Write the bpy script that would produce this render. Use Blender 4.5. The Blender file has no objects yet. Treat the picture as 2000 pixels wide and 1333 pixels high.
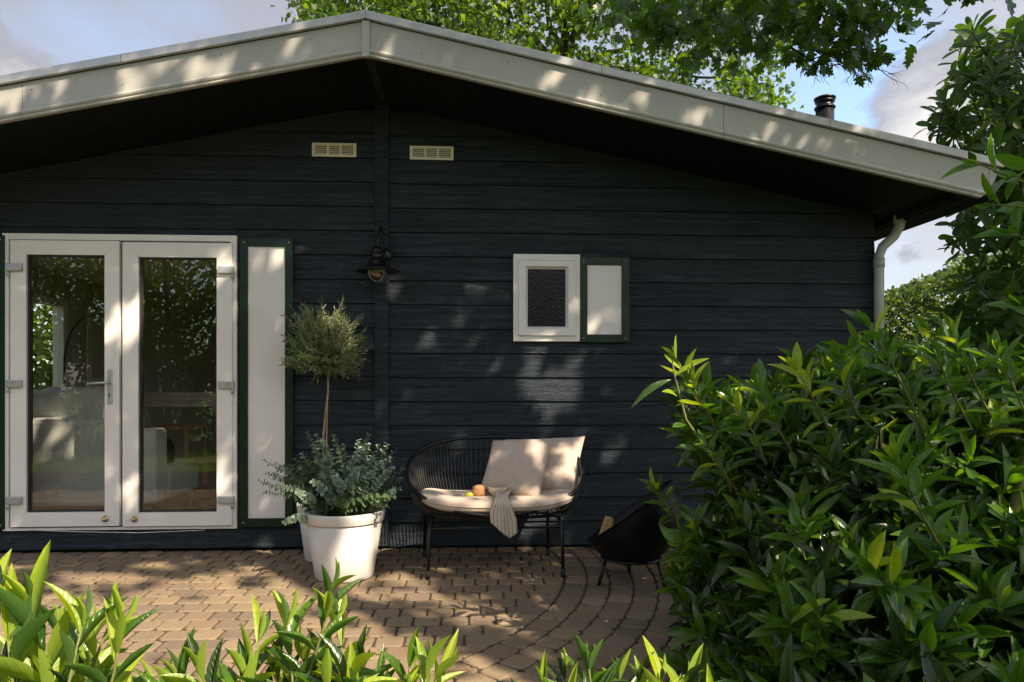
import bpy, bmesh, math, random
import numpy as np
from mathutils import Vector, Matrix, noise

R = math.radians
rng = np.random.default_rng(7)
random.seed(7)
C = bpy.context.scene.collection
S = bpy.context.scene

# ------------------------------------------------------------------ camera
CAM_H, CAM_D, TH = 1.228, 5.4, math.atan(1400 / 26000)
cam = bpy.data.cameras.new('camera'); co = bpy.data.objects.new('camera', cam); C.objects.link(co)
co.location = (0, -CAM_D, CAM_H); co.rotation_euler = (R(90), 0, -TH)
cam.sensor_width = 36; cam.lens = 25.2; cam.shift_y = (750 - 666.5) / 2000
cam.clip_start = .05; cam.clip_end = 500
S.camera = co

# ------------------------------------------------------------------ light
SUN = Vector((-.85, 1, -1.27))            # the way the light travels
w = bpy.data.worlds.new('World'); S.world = w; w.use_nodes = True
nt = w.node_tree; nt.nodes.clear()
def N(nt, t, **k):
    n = nt.nodes.new(t)
    for a, b in k.items(): setattr(n, a, b)
    return n
def ramp(nt, src, stops, interp='LINEAR'):
    r = N(nt, 'ShaderNodeValToRGB'); cr = r.color_ramp; cr.interpolation = interp
    while len(cr.elements) < len(stops): cr.elements.new(.5)
    for e, (p, c) in zip(cr.elements, stops):
        e.position = p; e.color = (c, c, c, 1) if isinstance(c, (int, float)) else (*c, 1)
    nt.links.new(src, r.inputs[0]); return r.outputs[0]
def math_(nt, op, a, b=None, c=None, clamp=False):
    m = N(nt, 'ShaderNodeMath', operation=op, use_clamp=clamp)
    for i, v in enumerate((a, b, c)):
        if v is None: continue
        if isinstance(v, (int, float)): m.inputs[i].default_value = v
        else: nt.links.new(v, m.inputs[i])
    return m.outputs[0]
def mix(nt, fac, a, b, blend='MIX'):
    m = N(nt, 'ShaderNodeMix', data_type='RGBA', blend_type=blend)
    for i, v in ((0, fac), (6, a), (7, b)):
        if isinstance(v, (int, float)): m.inputs[i].default_value = v if i == 0 else (v, v, v, 1)
        elif isinstance(v, tuple): m.inputs[i].default_value = (*v, 1)
        else: nt.links.new(v, m.inputs[i])
    return m.outputs[2]
def noise_tex(nt, vec, scale, detail=4, rough=.55, dist=0):
    n = N(nt, 'ShaderNodeTexNoise'); n.inputs['Scale'].default_value = scale
    n.inputs['Detail'].default_value = detail; n.inputs['Roughness'].default_value = rough
    n.inputs['Distortion'].default_value = dist
    if vec is not None: nt.links.new(vec, n.inputs['Vector'])
    return n.outputs[0]
SKY_STRENGTH = .15
sky = N(nt, 'ShaderNodeTexSky', sky_type='NISHITA', sun_disc=False)
sky.sun_elevation = math.atan(1.27 / math.hypot(.85, 1)); sky.sun_rotation = math.atan2(.85, -1)
tc = N(nt, 'ShaderNodeTexCoord')
mp = N(nt, 'ShaderNodeMapping'); mp.inputs['Scale'].default_value = (1, 1, 2.2)
nt.links.new(tc.outputs['Generated'], mp.inputs['Vector'])
big = noise_tex(nt, mp.outputs[0], 1.7, 7, .52, .25)
soft = noise_tex(nt, mp.outputs[0], 4.5, 8, .58, .2)
def near_dir(d, r0, r1):
    v = N(nt, 'ShaderNodeVectorMath', operation='DISTANCE'); nt.links.new(tc.outputs['Generated'], v.inputs[0])
    v.inputs[1].default_value = Vector(d).normalized()
    m = N(nt, 'ShaderNodeMapRange', interpolation_type='SMOOTHSTEP', clamp=True)
    nt.links.new(v.outputs['Value'], m.inputs[0])
    m.inputs[1].default_value = r1; m.inputs[2].default_value = r0; m.inputs[3].default_value = 0; m.inputs[4].default_value = 1
    return m.outputs[0]
def dirpx(px, py):
    a = (px - 1000) / 1400; b = (750 - py) / 1400; s, c = math.sin(TH), math.cos(TH)
    return (s + c * a, c - s * a, b)
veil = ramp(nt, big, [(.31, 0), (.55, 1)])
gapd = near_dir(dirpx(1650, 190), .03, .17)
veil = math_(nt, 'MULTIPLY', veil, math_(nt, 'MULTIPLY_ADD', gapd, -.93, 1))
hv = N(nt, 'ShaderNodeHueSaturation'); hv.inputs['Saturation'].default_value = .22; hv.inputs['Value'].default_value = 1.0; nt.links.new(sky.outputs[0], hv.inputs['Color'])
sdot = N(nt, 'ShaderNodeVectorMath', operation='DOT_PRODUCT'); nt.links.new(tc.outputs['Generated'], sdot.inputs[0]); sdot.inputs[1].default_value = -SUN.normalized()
fw = math_(nt, 'MULTIPLY_ADD', sdot.outputs['Value'], .50, .82)          # thin cloud made paler towards the unseen sun, dimmer ahead, to lift the shade
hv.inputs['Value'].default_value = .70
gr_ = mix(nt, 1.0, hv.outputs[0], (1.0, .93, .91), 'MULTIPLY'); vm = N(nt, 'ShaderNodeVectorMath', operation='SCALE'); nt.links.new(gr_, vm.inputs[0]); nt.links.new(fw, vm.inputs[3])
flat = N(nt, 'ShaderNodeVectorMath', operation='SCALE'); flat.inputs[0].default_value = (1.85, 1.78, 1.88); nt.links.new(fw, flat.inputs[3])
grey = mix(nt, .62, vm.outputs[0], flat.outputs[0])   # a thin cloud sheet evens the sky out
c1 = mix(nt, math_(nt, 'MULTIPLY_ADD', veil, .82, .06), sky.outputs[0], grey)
cum = math_(nt, 'ADD', math_(nt, 'MULTIPLY', near_dir(dirpx(1790, 265), .0, .16), .72), math_(nt, 'MULTIPLY', near_dir(dirpx(20, 110), .0, .2), .55))
cum = math_(nt, 'ADD', cum, math_(nt, 'MULTIPLY', near_dir(dirpx(1860, 190), .0, .10), .45))
cum = math_(nt, 'ADD', cum, math_(nt, 'MULTIPLY', near_dir(dirpx(1745, 490), .0, .05), .30))
cum = math_(nt, 'ADD', cum, math_(nt, 'MULTIPLY_ADD', soft, 2.4, -1.16))
cumf = ramp(nt, cum, [(.36, 0), (.52, 1)])
shade = mix(nt, ramp(nt, cum, [(.45, 0), (.95, 1)]), (1.15, 1.15, 1.28), (2.7, 2.55, 2.4))
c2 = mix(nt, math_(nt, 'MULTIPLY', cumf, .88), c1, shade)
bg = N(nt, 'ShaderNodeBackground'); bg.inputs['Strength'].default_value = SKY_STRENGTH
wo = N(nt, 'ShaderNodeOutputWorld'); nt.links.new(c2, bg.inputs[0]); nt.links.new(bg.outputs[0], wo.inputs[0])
sl = bpy.data.lights.new('sun', 'SUN'); sl.energy = 4.3; sl.angle = R(.5); sl.color = (1, .85, .66)
so = bpy.data.objects.new('sun', sl); C.objects.link(so)
so.rotation_euler = SUN.to_track_quat('-Z', 'Y').to_euler(); so.location = (8, -10, 14)
S.view_settings.view_transform = 'Standard'; S.view_settings.look = 'None'
S.view_settings.exposure = 1.32; S.view_settings.gamma = 1
S.render.engine = 'CYCLES'; S.cycles.max_bounces = 8; S.cycles.transparent_max_bounces = 12
S.cycles.caustics_reflective = False; S.cycles.caustics_refractive = False

# ------------------------------------------------------------------ from the photograph to the place
_s, _c = math.sin(TH), math.cos(TH)
def P(px, py, Y=0.0):
    a = (px - 1000) / 1400; b = (750 - py) / 1400; t = (Y + CAM_D) / (_c - _s * a)
    return Vector(((_s + _c * a) * t, Y, CAM_H + b * t))
def G(px, py, z=0.0):
    a = (px - 1000) / 1400; b = (750 - py) / 1400; t = (z - CAM_H) / b
    return Vector(((_s + _c * a) * t, (_c - _s * a) * t - CAM_D, z))
def proj(p):
    p = np.asarray(p, float); x = p[..., 0]; y = p[..., 1] + CAM_D
    dep = _s * x + _c * y; r = _c * x - _s * y
    dd = np.where(dep > .05, dep, .05)
    return 1000 + 1400 * r / dd, 750 - 1400 * (p[..., 2] - CAM_H) / dd, dep
def inpoly(x, y, poly):
    x = np.asarray(x); y = np.asarray(y); c = np.zeros(x.shape, bool); n = len(poly)
    for i in range(n):
        x0, y0 = poly[i]; x1, y1 = poly[(i + 1) % n]
        if y0 == y1: continue
        k = ((y0 > y) != (y1 > y)) & (x < (x1 - x0) * (y - y0) / (y1 - y0) + x0); c ^= k
    return c

# ------------------------------------------------------------------ materials
def mat(name, col=(.5, .5, .5), rough=.6, metal=0, spec=.5, fn=None, bump=None, coat=0):
    m = bpy.data.materials.new(name); m.use_nodes = True; t = m.node_tree
    b = t.nodes['Principled BSDF']; b.inputs['Base Color'].default_value = (*col, 1)
    b.inputs['Roughness'].default_value = rough; b.inputs['Metallic'].default_value = metal
    b.inputs['Specular IOR Level'].default_value = spec; b.inputs['Coat Weight'].default_value = coat
    if fn: fn(t, b)
    return m
def obj_vec(t, scale=(1, 1, 1), rnd=True):
    tc = N(t, 'ShaderNodeTexCoord'); mp = N(t, 'ShaderNodeMapping'); mp.inputs['Scale'].default_value = scale
    t.links.new(tc.outputs['Object'], mp.inputs['Vector'])
    if rnd:
        oi = N(t, 'ShaderNodeObjectInfo')
        cx = N(t, 'ShaderNodeCombineXYZ'); k = math_(t, 'MULTIPLY', oi.outputs['Random'], 37.0)
        for i in range(3): t.links.new(k, cx.inputs[i])
        t.links.new(cx.outputs[0], mp.inputs['Location'])
    return mp.outputs[0]
def add_bump(t, b, h, strength=.3, dist=.01):
    n = N(t, 'ShaderNodeBump'); n.inputs['Strength'].default_value = strength; n.inputs['Distance'].default_value = dist
    t.links.new(h, n.inputs['Height']); t.links.new(n.outputs[0], b.inputs['Normal'])
def f_plain(c0, c1, scale=6, bump=.15, dist=.003, stretch=(1, 1, 1), r0=None, r1=None):
    def fn(t, b):
        v = obj_vec(t, stretch); n = noise_tex(t, v, scale, 6, .6)
        f = ramp(t, n, [(.3, 0), (.7, 1)])
        t.links.new(mix(t, f, c0, c1), b.inputs['Base Color'])
        fine = noise_tex(t, v, scale * 12, 4, .6)
        add_bump(t, b, fine, bump, dist)
        if r0 is not None: t.links.new(ramp(t, n, [(.3, r0), (.7, r1)]), b.inputs['Roughness'])
    return fn
def f_plank(t, b):
    v = obj_vec(t, (1, 1, 1)); 
    g1 = N(t, 'ShaderNodeMapping'); g1.inputs['Scale'].default_value = (1.6, 10, 26); t.links.new(v, g1.inputs[0])
    g2 = N(t, 'ShaderNodeMapping'); g2.inputs['Scale'].default_value = (5, 60, 130); t.links.new(v, g2.inputs[0])
    g3 = N(t, 'ShaderNodeMapping'); g3.inputs['Scale'].default_value = (95, 20, 5); t.links.new(v, g3.inputs[0])
    a = noise_tex(t, g1.outputs[0], 1.0, 5, .6, 1.2); fi = noise_tex(t, g2.outputs[0], 1.0, 3, .6, .4); sw = noise_tex(t, g3.outputs[0], 1.0, 3, .6)
    big = noise_tex(t, v, 2.3, 4, .6)
    rings = ramp(t, math_(t, 'FRACT', math_(t, 'MULTIPLY', a, 7.0)), [(0, 0), (.5, 1), (1, 0)])
    h = math_(t, 'ADD', math_(t, 'MULTIPLY', rings, .5), math_(t, 'ADD', math_(t, 'MULTIPLY', fi, .9), math_(t, 'MULTIPLY', sw, .5)))
    wear = math_(t, 'MULTIPLY', ramp(t, fi, [(.46, 0), (.68, 1)]), ramp(t, big, [(.38, 0), (.66, 1)]))
    c = mix(t, big, (.0085, .0150, .0215), (.016, .0265, .036))
    c = mix(t, math_(t, 'MULTIPLY', wear, .5), c, (.062, .078, .092))
    c = mix(t, math_(t, 'MULTIPLY', ramp(t, sw, [(.55, 0), (.8, 1)]), .2), c, (.06, .07, .08))
    t.links.new(c, b.inputs['Base Color'])
    t.links.new(ramp(t, fi, [(.3, .42), (.7, .68)]), b.inputs['Roughness'])
    add_bump(t, b, h, 1.0, .006)
M = {}
M['plank'] = mat('painted_plank', spec=.4, fn=f_plank)
M['black'] = mat('black_soffit', (.012, .014, .016), .7, fn=f_plain((.0025, .003, .004), (.006, .007, .008), 5, .3), spec=.2)
M['fascia'] = mat('cream_fascia', (.6, .58, .53), .42, fn=f_plain((.37, .355, .32), (.44, .425, .39), 2.2, .08, stretch=(1, 1, .35)))
M['cap'] = mat('aluminium_cap', (.5, .5, .5), .38, .55, fn=f_plain((.34, .34, .33), (.48, .48, .47), 9, .12, r0=.3, r1=.5))
M['upvc'] = mat('white_frame', (.78, .76, .74), .32, fn=f_plain((.73, .695, .655), (.80, .77, .73), 3, .04))
M['panel'] = mat('shutter_white', (.72, .71, .70), .38, fn=f_plain((.69, .65, .61), (.77, .735, .695), 2.5, .05))
M['green'] = mat('shutter_green', (.003, .018, .008), .34, spec=.3, fn=f_plain((.003, .016, .007), (.005, .026, .011), 6, .2, stretch=(1, 1, 8)))
M['vent'] = mat('vent_cream', (.62, .54, .36), .5, fn=f_plain((.70, .62, .42), (.80, .72, .52), 12, .1))
M['pipe'] = mat('pipe_grey', (.42, .42, .37), .45, fn=f_plain((.36, .36, .31), (.47, .47, .42), 3, .05))
M['hinge'] = mat('hinge_metal', (.45, .45, .45), .38, .35, fn=f_plain((.36, .36, .36), (.5, .5, .5), 14, .1))
M['brass'] = mat('brass_bolt', (.55, .42, .2), .3, .9, fn=f_plain((.45, .33, .14), (.65, .5, .28), 30, .1))
M['rubber'] = mat('dark_seal', (.02, .02, .02), .7, fn=f_plain((.015, .015, .015), (.03, .03, .03), 9, .1))
M['blackmetal'] = mat('black_metal', (.012, .012, .013), .38, .3, fn=f_plain((.007, .007, .008), (.014, .014, .015), 25, .2, .001, r0=.26, r1=.42))
M['bowl'] = mat('burnt_steel', (.02, .018, .018), .5, .6, fn=f_plain((.006, .006, .007), (.018, .015, .014), 3.5, .25, .002, r0=.38, r1=.6))
M['rope'] = mat('black_rope', (.04, .036, .03), .6, fn=f_plain((.028, .025, .021), (.06, .053, .045), 40, .4, .001))
def f_fabric(c0, c1, weave=900, wr=14):
    def fn(t, b):
        v = obj_vec(t); n = noise_tex(t, v, 5, 5, .6)
        t.links.new(mix(t, n, c0, c1), b.inputs['Base Color'])
        w1 = N(t, 'ShaderNodeTexWave'); w1.inputs['Scale'].default_value = weave / 6; t.links.new(v, w1.inputs[0])
        w2 = N(t, 'ShaderNodeTexWave', bands_direction='Z'); w2.inputs['Scale'].default_value = weave / 6; t.links.new(v, w2.inputs[0])
        wr_ = noise_tex(t, v, wr, 4, .5, .8)
        h = math_(t, 'ADD', math_(t, 'MULTIPLY', math_(t, 'ADD', w1.outputs[1], w2.outputs[1]), .06), math_(t, 'MULTIPLY', wr_, 1.4))
        add_bump(t, b, h, .6, .008)
        b.inputs['Sheen Weight'].default_value = .25
    return fn
M['linen'] = mat('linen', rough=.9, fn=f_fabric((.46, .365, .295), (.56, .45, .365)))
M['linen2'] = mat('seat_linen', rough=.9, fn=f_fabric((.45, .36, .28), (.54, .435, .345), wr=18))
M['sofa'] = mat('sofa_fabric', rough=.95, fn=f_fabric((.52, .53, .51), (.60, .61, .58)))
M['curtain'] = mat('curtain_fabric', rough=.9, fn=f_fabric((.70, .62, .50), (.78, .70, .58)))
M['sheer'] = mat('blind_fabric', rough=.85, fn=f_fabric((.72, .62, .52), (.8, .7, .6)))
def f_stripe(t, b):
    tc = N(t, 'ShaderNodeTexCoord'); sx = N(t, 'ShaderNodeSeparateXYZ'); t.links.new(tc.outputs['UV'], sx.inputs[0])
    f = math_(t, 'FRACT', math_(t, 'MULTIPLY', sx.outputs[0], 7.0))
    t.links.new(mix(t, ramp(t, f, [(0, 0), (.70, 0), (.76, 1), (.92, 1), (1, 0)]), (.60, .50, .38), (.30, .26, .22)), b.inputs['Base Color'])
M['napkin'] = mat('striped_napkin', rough=.9, fn=f_stripe)
M['pot'] = mat('pot_white', (.62, .58, .53), .42, fn=f_plain((.57, .53, .485), (.66, .62, .57), 4, .05))
M['soil'] = mat('soil', rough=.95, fn=f_plain((.02, .013, .008), (.06, .04, .025), 25, 1, .02))
M['wood'] = mat('pale_wood', rough=.6, fn=f_plain((.40, .24, .10), (.55, .36, .18), 6, .2, stretch=(8, 1, 1)))
M['bread'] = mat('brown_crust', rough=.7, fn=f_plain((.22, .10, .035), (.40, .21, .08), 15, .4))
M['ceramic'] = mat('cream_ceramic', (.66, .52, .36), .3, fn=f_plain((.6, .47, .32), (.7, .57, .42), 15, .05))
M['lemon'] = mat('lemon_yellow', (.5, .42, .04), .4, fn=f_plain((.30, .30, .03), (.6, .48, .05), 10, .2))
M['bark'] = mat('bark', rough=.9, fn=f_plain((.035, .026, .018), (.09, .07, .05), 9, .9, .02, stretch=(4, 4, 1)))
M['twig'] = mat('green_twig', rough=.7, fn=f_plain((.10, .12, .025), (.17, .17, .05), 20, .3))
M['stem'] = mat('olive_bark', rough=.8, fn=f_plain((.22, .17, .11), (.34, .28, .19), 22, .5, .004))
M['roof'] = mat('roof_shingle', rough=.9, fn=f_plain((.03, .03, .032), (.08, .08, .08), 20, .8, .01))
M['room'] = mat('room_wall', rough=.9, fn=f_plain((.52, .48, .42), (.58, .54, .48), 2, .05))
M['roomfloor'] = mat('room_floor', rough=.5, fn=f_plain((.10, .06, .035), (.16, .10, .06), 4, .1, stretch=(1, 8, 1)))
def glassm(name, tint=(.92, .94, .92), refl=1.0, bump=0):
    m = bpy.data.materials.new(name); m.use_nodes = True; t = m.node_tree; t.nodes.clear()
    tr = N(t, 'ShaderNodeBsdfTransparent'); tr.inputs[0].default_value = (*tint, 1)
    gl = N(t, 'ShaderNodeBsdfGlossy'); gl.inputs['Roughness'].default_value = 0.0; gl.inputs[0].default_value = (1, 1, 1, 1)
    lw_ = N(t, 'ShaderNodeLayerWeight'); lw_.inputs[0].default_value = .5; fr = math_(t, 'MULTIPLY_ADD', math_(t, 'POWER', lw_.outputs['Facing'], 5.0), .92, .045)
    v = obj_vec(t, rnd=False); n = noise_tex(t, v, 2.2, 2, .5)
    if bump:
        n = noise_tex(t, v, 48, 3, .6)
    bp = N(t, 'ShaderNodeBump'); bp.inputs['Strength'].default_value = bump or .035; bp.inputs['Distance'].default_value = .02 if bump else .01
    t.links.new(n, bp.inputs['Height']); t.links.new(bp.outputs[0], gl.inputs['Normal'])
    ms = N(t, 'ShaderNodeMixShader'); o = N(t, 'ShaderNodeOutputMaterial')
    t.links.new(math_(t, 'MULTIPLY', fr, refl, clamp=True), ms.inputs[0]); t.links.new(tr.outputs[0], ms.inputs[1]); t.links.new(gl.outputs[0], ms.inputs[2]); t.links.new(ms.outputs[0], o.inputs[0])
    return m
M['glass'] = glassm('door_glass', (.97, .97, .95), 1.15)
M['glass2'] = glassm('obscured_glass', (.03, .04, .025), .42, .30)
M['bulbglass'] = glassm('lamp_glass', (.9, .85, .75), 2.2)
M['filament'] = mat('amber_bulb', (.45, .20, .05), .25, fn=f_plain((.25, .12, .04), (.40, .22, .08), 20, .05))
def f_paver(t, b):
    oi = N(t, 'ShaderNodeObjectInfo'); at = N(t, 'ShaderNodeAttribute', attribute_name='rnd')
    f = math_(t, 'FRACT', math_(t, 'ADD', oi.outputs['Random'], at.outputs['Fac']))
    r = N(t, 'ShaderNodeValToRGB'); cr = r.color_ramp
    cols = [(0, (.235, .148, .088)), (.2, (.335, .245, .140)), (.4, (.145, .108, .086)), (.58, (.385, .285, .160)), (.8, (.195, .145, .102)), (1, (.305, .195, .115))]
    while len(cr.elements) < len(cols): cr.elements.new(.5)
    for e, (p, c) in zip(cr.elements, cols): e.position = p; e.color = (*c, 1)
    t.links.new(f, r.inputs[0])
    geo = N(t, 'ShaderNodeNewGeometry'); v = geo.outputs['Position']
    n1 = noise_tex(t, v, 14, 5, .65); n2 = noise_tex(t, v, 220, 3, .7); n3 = noise_tex(t, v, 1.3, 3, .5)
    c = mix(t, ramp(t, n1, [(.3, 0), (.75, 1)]), r.outputs[0], (.34, .26, .155), 'MIX')
    c = mix(t, .4, r.outputs[0], c)
    c = mix(t, ramp(t, n2, [(.40, 0), (.64, .85)]), c, (.12, .088, .062))
    c = mix(t, ramp(t, n3, [(.35, .35), (.65, 0)]), c, (.15, .108, .075))
    t.links.new(c, b.inputs['Base Color'])
    add_bump(t, b, math_(t, 'ADD', n1, math_(t, 'MULTIPLY', n2, .5)), .55, .004)
M['paver'] = mat('tumbled_paver', rough=.82, spec=.3, fn=f_paver)
M['joint'] = mat('joint_sand', rough=.95, fn=f_plain((.022, .026, .010), (.085, .06, .035), 7, .9, .01))
M['lawn'] = mat('lawn', rough=.9, fn=f_plain((.05, .085, .018), (.12, .17, .035), 3, .9, .03))
def leafm(name, c0, c1, tc0, trans=.35, rough=.35, vein=(.16, .22, .06), spec=.5, veins=9, under=None):
    m = bpy.data.materials.new(name); m.use_nodes = True; t = m.node_tree; b = t.nodes['Principled BSDF']; o = t.nodes['Material Output']
    oi = N(t, 'ShaderNodeObjectInfo'); at = N(t, 'ShaderNodeAttribute', attribute_name='rnd')
    f = math_(t, 'FRACT', math_(t, 'ADD', oi.outputs['Random'], at.outputs['Fac']))
    uv = N(t, 'ShaderNodeTexCoord'); sx = N(t, 'ShaderNodeSeparateXYZ'); t.links.new(uv.outputs['UV'], sx.inputs[0])
    d = math_(t, 'ABSOLUTE', math_(t, 'SUBTRACT', sx.outputs[0], .5))
    mid = ramp(t, d, [(.025, 1), (.085, 0)])
    side = math_(t, 'FRACT', math_(t, 'MULTIPLY', math_(t, 'SUBTRACT', sx.outputs[1], math_(t, 'MULTIPLY', d, .55)), float(veins)))
    sv = ramp(t, side, [(0, 1), (.12, 0), (.88, 0), (1, 1)])
    base = mix(t, f, c0, c1)
    col = mix(t, math_(t, 'MULTIPLY', mid, .75), base, vein)
    col = mix(t, math_(t, 'MULTIPLY', sv, .4), col, vein)
    oc = N(t, 'ShaderNodeNewGeometry'); sp = noise_tex(t, oc.outputs['Position'], 95, 3, .6); sp2 = noise_tex(t, oc.outputs['Position'], 9, 3, .6)
    col = mix(t, math_(t, 'MULTIPLY', ramp(t, sp, [(.66, 0), (.72, 1)]), .75), col, (.09, .065, .02))
    col = mix(t, ramp(t, sp2, [(.5, 0), (.72, .35)]), col, tuple(min(1, q * 2.2) for q in c1))
    if under:
        ge = N(t, 'ShaderNodeNewGeometry'); col = mix(t, ge.outputs['Backfacing'], col, under)
    t.links.new(col, b.inputs['Base Color']); b.inputs['Roughness'].default_value = rough; b.inputs['Specular IOR Level'].default_value = spec
    h = math_(t, 'MULTIPLY_ADD', math_(t, 'MAXIMUM', mid, math_(t, 'MULTIPLY', sv, .6)), -1.0, 1.0)
    add_bump(t, b, h, .35, .002)
    tl = N(t, 'ShaderNodeBsdfTranslucent'); tb = mix(t, f, tc0, tuple(x * 1.25 for x in tc0))
    t.links.new(mix(t, math_(t, 'MULTIPLY', sv, .3), tb, tuple(x * .55 for x in tc0)), tl.inputs[0])
    ms = N(t, 'ShaderNodeMixShader'); ms.inputs[0].default_value = trans
    t.links.new(b.outputs[0], ms.inputs[1]); t.links.new(tl.outputs[0], ms.inputs[2]); t.links.new(ms.outputs[0], o.inputs[0])
    return m
M['laurel'] = leafm('laurel_leaf', (.018, .056, .004), (.070, .145, .008), (.18, .40, .006), .32, .24, (.09, .17, .04), under=(.07, .13, .035))
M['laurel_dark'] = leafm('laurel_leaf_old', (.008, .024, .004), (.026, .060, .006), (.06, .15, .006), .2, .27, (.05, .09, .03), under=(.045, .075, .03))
M['laurel_young'] = leafm('laurel_leaf_young', (.17, .28, .012), (.32, .40, .025), (.52, .64, .015), .42, .34, (.32, .38, .08), under=(.25, .35, .05))
M['magnolia'] = leafm('magnolia_leaf', (.012, .036, .005), (.036, .080, .010), (.13, .27, .010), .3, .42, (.07, .11, .02), spec=.25)
M['maple'] = leafm('tree_leaf', (.024, .056, .005), (.065, .115, .010), (.27, .42, .008), .48, .5, (.08, .14, .03), veins=4)
M['oak'] = leafm('oak_leaf', (.014, .040, .005), (.034, .075, .008), (.13, .26, .006), .40, .4, (.06, .1, .03), veins=5)
M['hedge'] = leafm('hedge_leaf', (.025, .05, .012), (.05, .085, .022), (.16, .26, .02), .35, .5, (.06, .08, .03))
M['olive'] = leafm('olive_leaf', (.060, .105, .025), (.155, .215, .06), (.26, .38, .06), .3, .42, (.16, .18, .1), under=(.2, .22, .14))
M['euca'] = leafm('eucalyptus_leaf', (.14, .215, .15), (.27, .36, .26), (.15, .24, .10), .2, .55, (.2, .25, .17))
M['euca_dark'] = leafm('eucalyptus_leaf_low', (.05, .10, .04), (.10, .16, .06), (.15, .26, .05), .25, .55, (.12, .16, .08))

M['litter'] = mat('dry_leaf', rough=.8, fn=f_plain((.09, .05, .02), (.22, .14, .05), 30, .3))
# ------------------------------------------------------------------ mesh helpers
class MB:
    def __init__(s): s.v = []; s.f = []; s.sm = []
    def add(s, v, f, smooth=False):
        o = len(s.v); s.v += [tuple(p) for p in v]; s.f += [tuple(i + o for i in q) for q in f]; s.sm += [smooth] * len(f); return s
    def box(s, x0, x1, y0, y1, z0, z1, bev=0):
        if x0 > x1: x0, x1 = x1, x0
        if y0 > y1: y0, y1 = y1, y0
        if z0 > z1: z0, z1 = z1, z0
        if not bev:
            v = [(x, y, z) for x in (x0, x1) for y in (y0, y1) for z in (z0, z1)]
            return s.add(v, [(0, 1, 3, 2), (4, 6, 7, 5), (0, 4, 5, 1), (2, 3, 7, 6), (0, 2, 6, 4), (1, 5, 7, 3)])
        bm = bmesh.new(); bmesh.ops.create_cube(bm, size=1)
        for q in bm.verts: q.co = Vector(((x0 + x1) / 2 + q.co.x * (x1 - x0), (y0 + y1) / 2 + q.co.y * (y1 - y0), (z0 + z1) / 2 + q.co.z * (z1 - z0)))
        bmesh.ops.bevel(bm, geom=bm.edges[:], offset=bev, segments=2, affect='EDGES', profile=.5)
        s.frombm(bm); return s
    def frombm(s, bm, smooth=False):
        bm.verts.index_update(); s.add([q.co for q in bm.verts], [[x.index for x in f.verts] for f in bm.faces], smooth); bm.free()
    def tube(s, pts, r, n=8, closed=False, cap=True):
        pts = [Vector(p) for p in pts]; m = len(pts); rr = r if hasattr(r, '__len__') else [r] * m
        V = []; prev = None
        for i, p in enumerate(pts):
            if closed: d = pts[(i + 1) % m] - pts[i - 1]
            else: d = pts[min(i + 1, m - 1)] - pts[max(i - 1, 0)]
            d.normalize()
            if prev is None:
                u = d.orthogonal().normalized()
            else:
                u = (prev - d * prev.dot(d)); u = u.normalized() if u.length > 1e-6 else d.orthogonal().normalized()
            prev = u; q = d.cross(u)
            for k in range(n):
                a = 2 * math.pi * k / n; V.append(p + (u * math.cos(a) + q * math.sin(a)) * rr[i])
        F = []
        for i in range(m if closed else m - 1):
            j = (i + 1) % m
            for k in range(n): F.append((i * n + k, i * n + (k + 1) % n, j * n + (k + 1) % n, j * n + k))
        if not closed and cap: F += [tuple(range(n))[::-1], tuple((m - 1) * n + k for k in range(n))]
        return s.add(V, F, True)
    def lathe(s, prof, n, c=(0, 0, 0), M4=None):
        V = []; F = []
        for r, z in prof:
            for k in range(n):
                a = 2 * math.pi * k / n; V.append(Vector((r * math.cos(a), r * math.sin(a), z)))
        for i in range(len(prof) - 1):
            for k in range(n): F.append((i * n + k, i * n + (k + 1) % n, (i + 1) * n + (k + 1) % n, (i + 1) * n + k))
        c = Vector(c); V = [((M4 @ v) if M4 else v) + c for v in V]
        return s.add(V, F, True)
    def prism(s, poly, y0, y1):
        n = len(poly); V = [(x, y0, z) for x, z in poly] + [(x, y1, z) for x, z in poly]
        F = [tuple(range(n)), tuple(range(2 * n - 1, n - 1, -1))] + [(i, i + n, (i + 1) % n + n, (i + 1) % n) for i in range(n)]
        return s.add(V, F)
def wloc(o):
    v = Vector((0, 0, 0))
    while o: v += o.location; o = o.parent
    return v
def link(name, me, parent=None):
    o = bpy.data.objects.new(name, me); C.objects.link(o)
    if parent: o.parent = parent
    return o
def O(name, mb, m, parent=None, at=None, autosm=True):
    """one mesh object; its origin sits at `at` (world), default the middle of its points"""
    v = np.array(mb.v, float)
    org = np.array(at if at is not None else (v.min(0) + v.max(0)) / 2)
    me = bpy.data.meshes.new(name); me.from_pydata((v - org).tolist(), [], mb.f)
    me.polygons.foreach_set('use_smooth', mb.sm); me.materials.append(M[m] if isinstance(m, str) else m)
    bm = bmesh.new(); bm.from_mesh(me); bmesh.ops.recalc_face_normals(bm, faces=bm.faces[:]); bm.to_mesh(me); bm.free()
    me.update()
    o = link(name, me, parent); o.location = Vector(org) - (wloc(parent) if parent else Vector((0, 0, 0)))
    return o
def thing(name, label, cat, loc, group=None):
    o = bpy.data.objects.new(name, None); C.objects.link(o); o.location = loc; o.empty_display_size = .1
    o['label'] = label; o['category'] = cat
    if group: o['group'] = group
    return o
def tag(o, label, cat, group=None):
    o['label'] = label; o['category'] = cat
    if group: o['group'] = group
    return o
def struct(o): o['kind'] = 'structure'; return o

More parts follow.
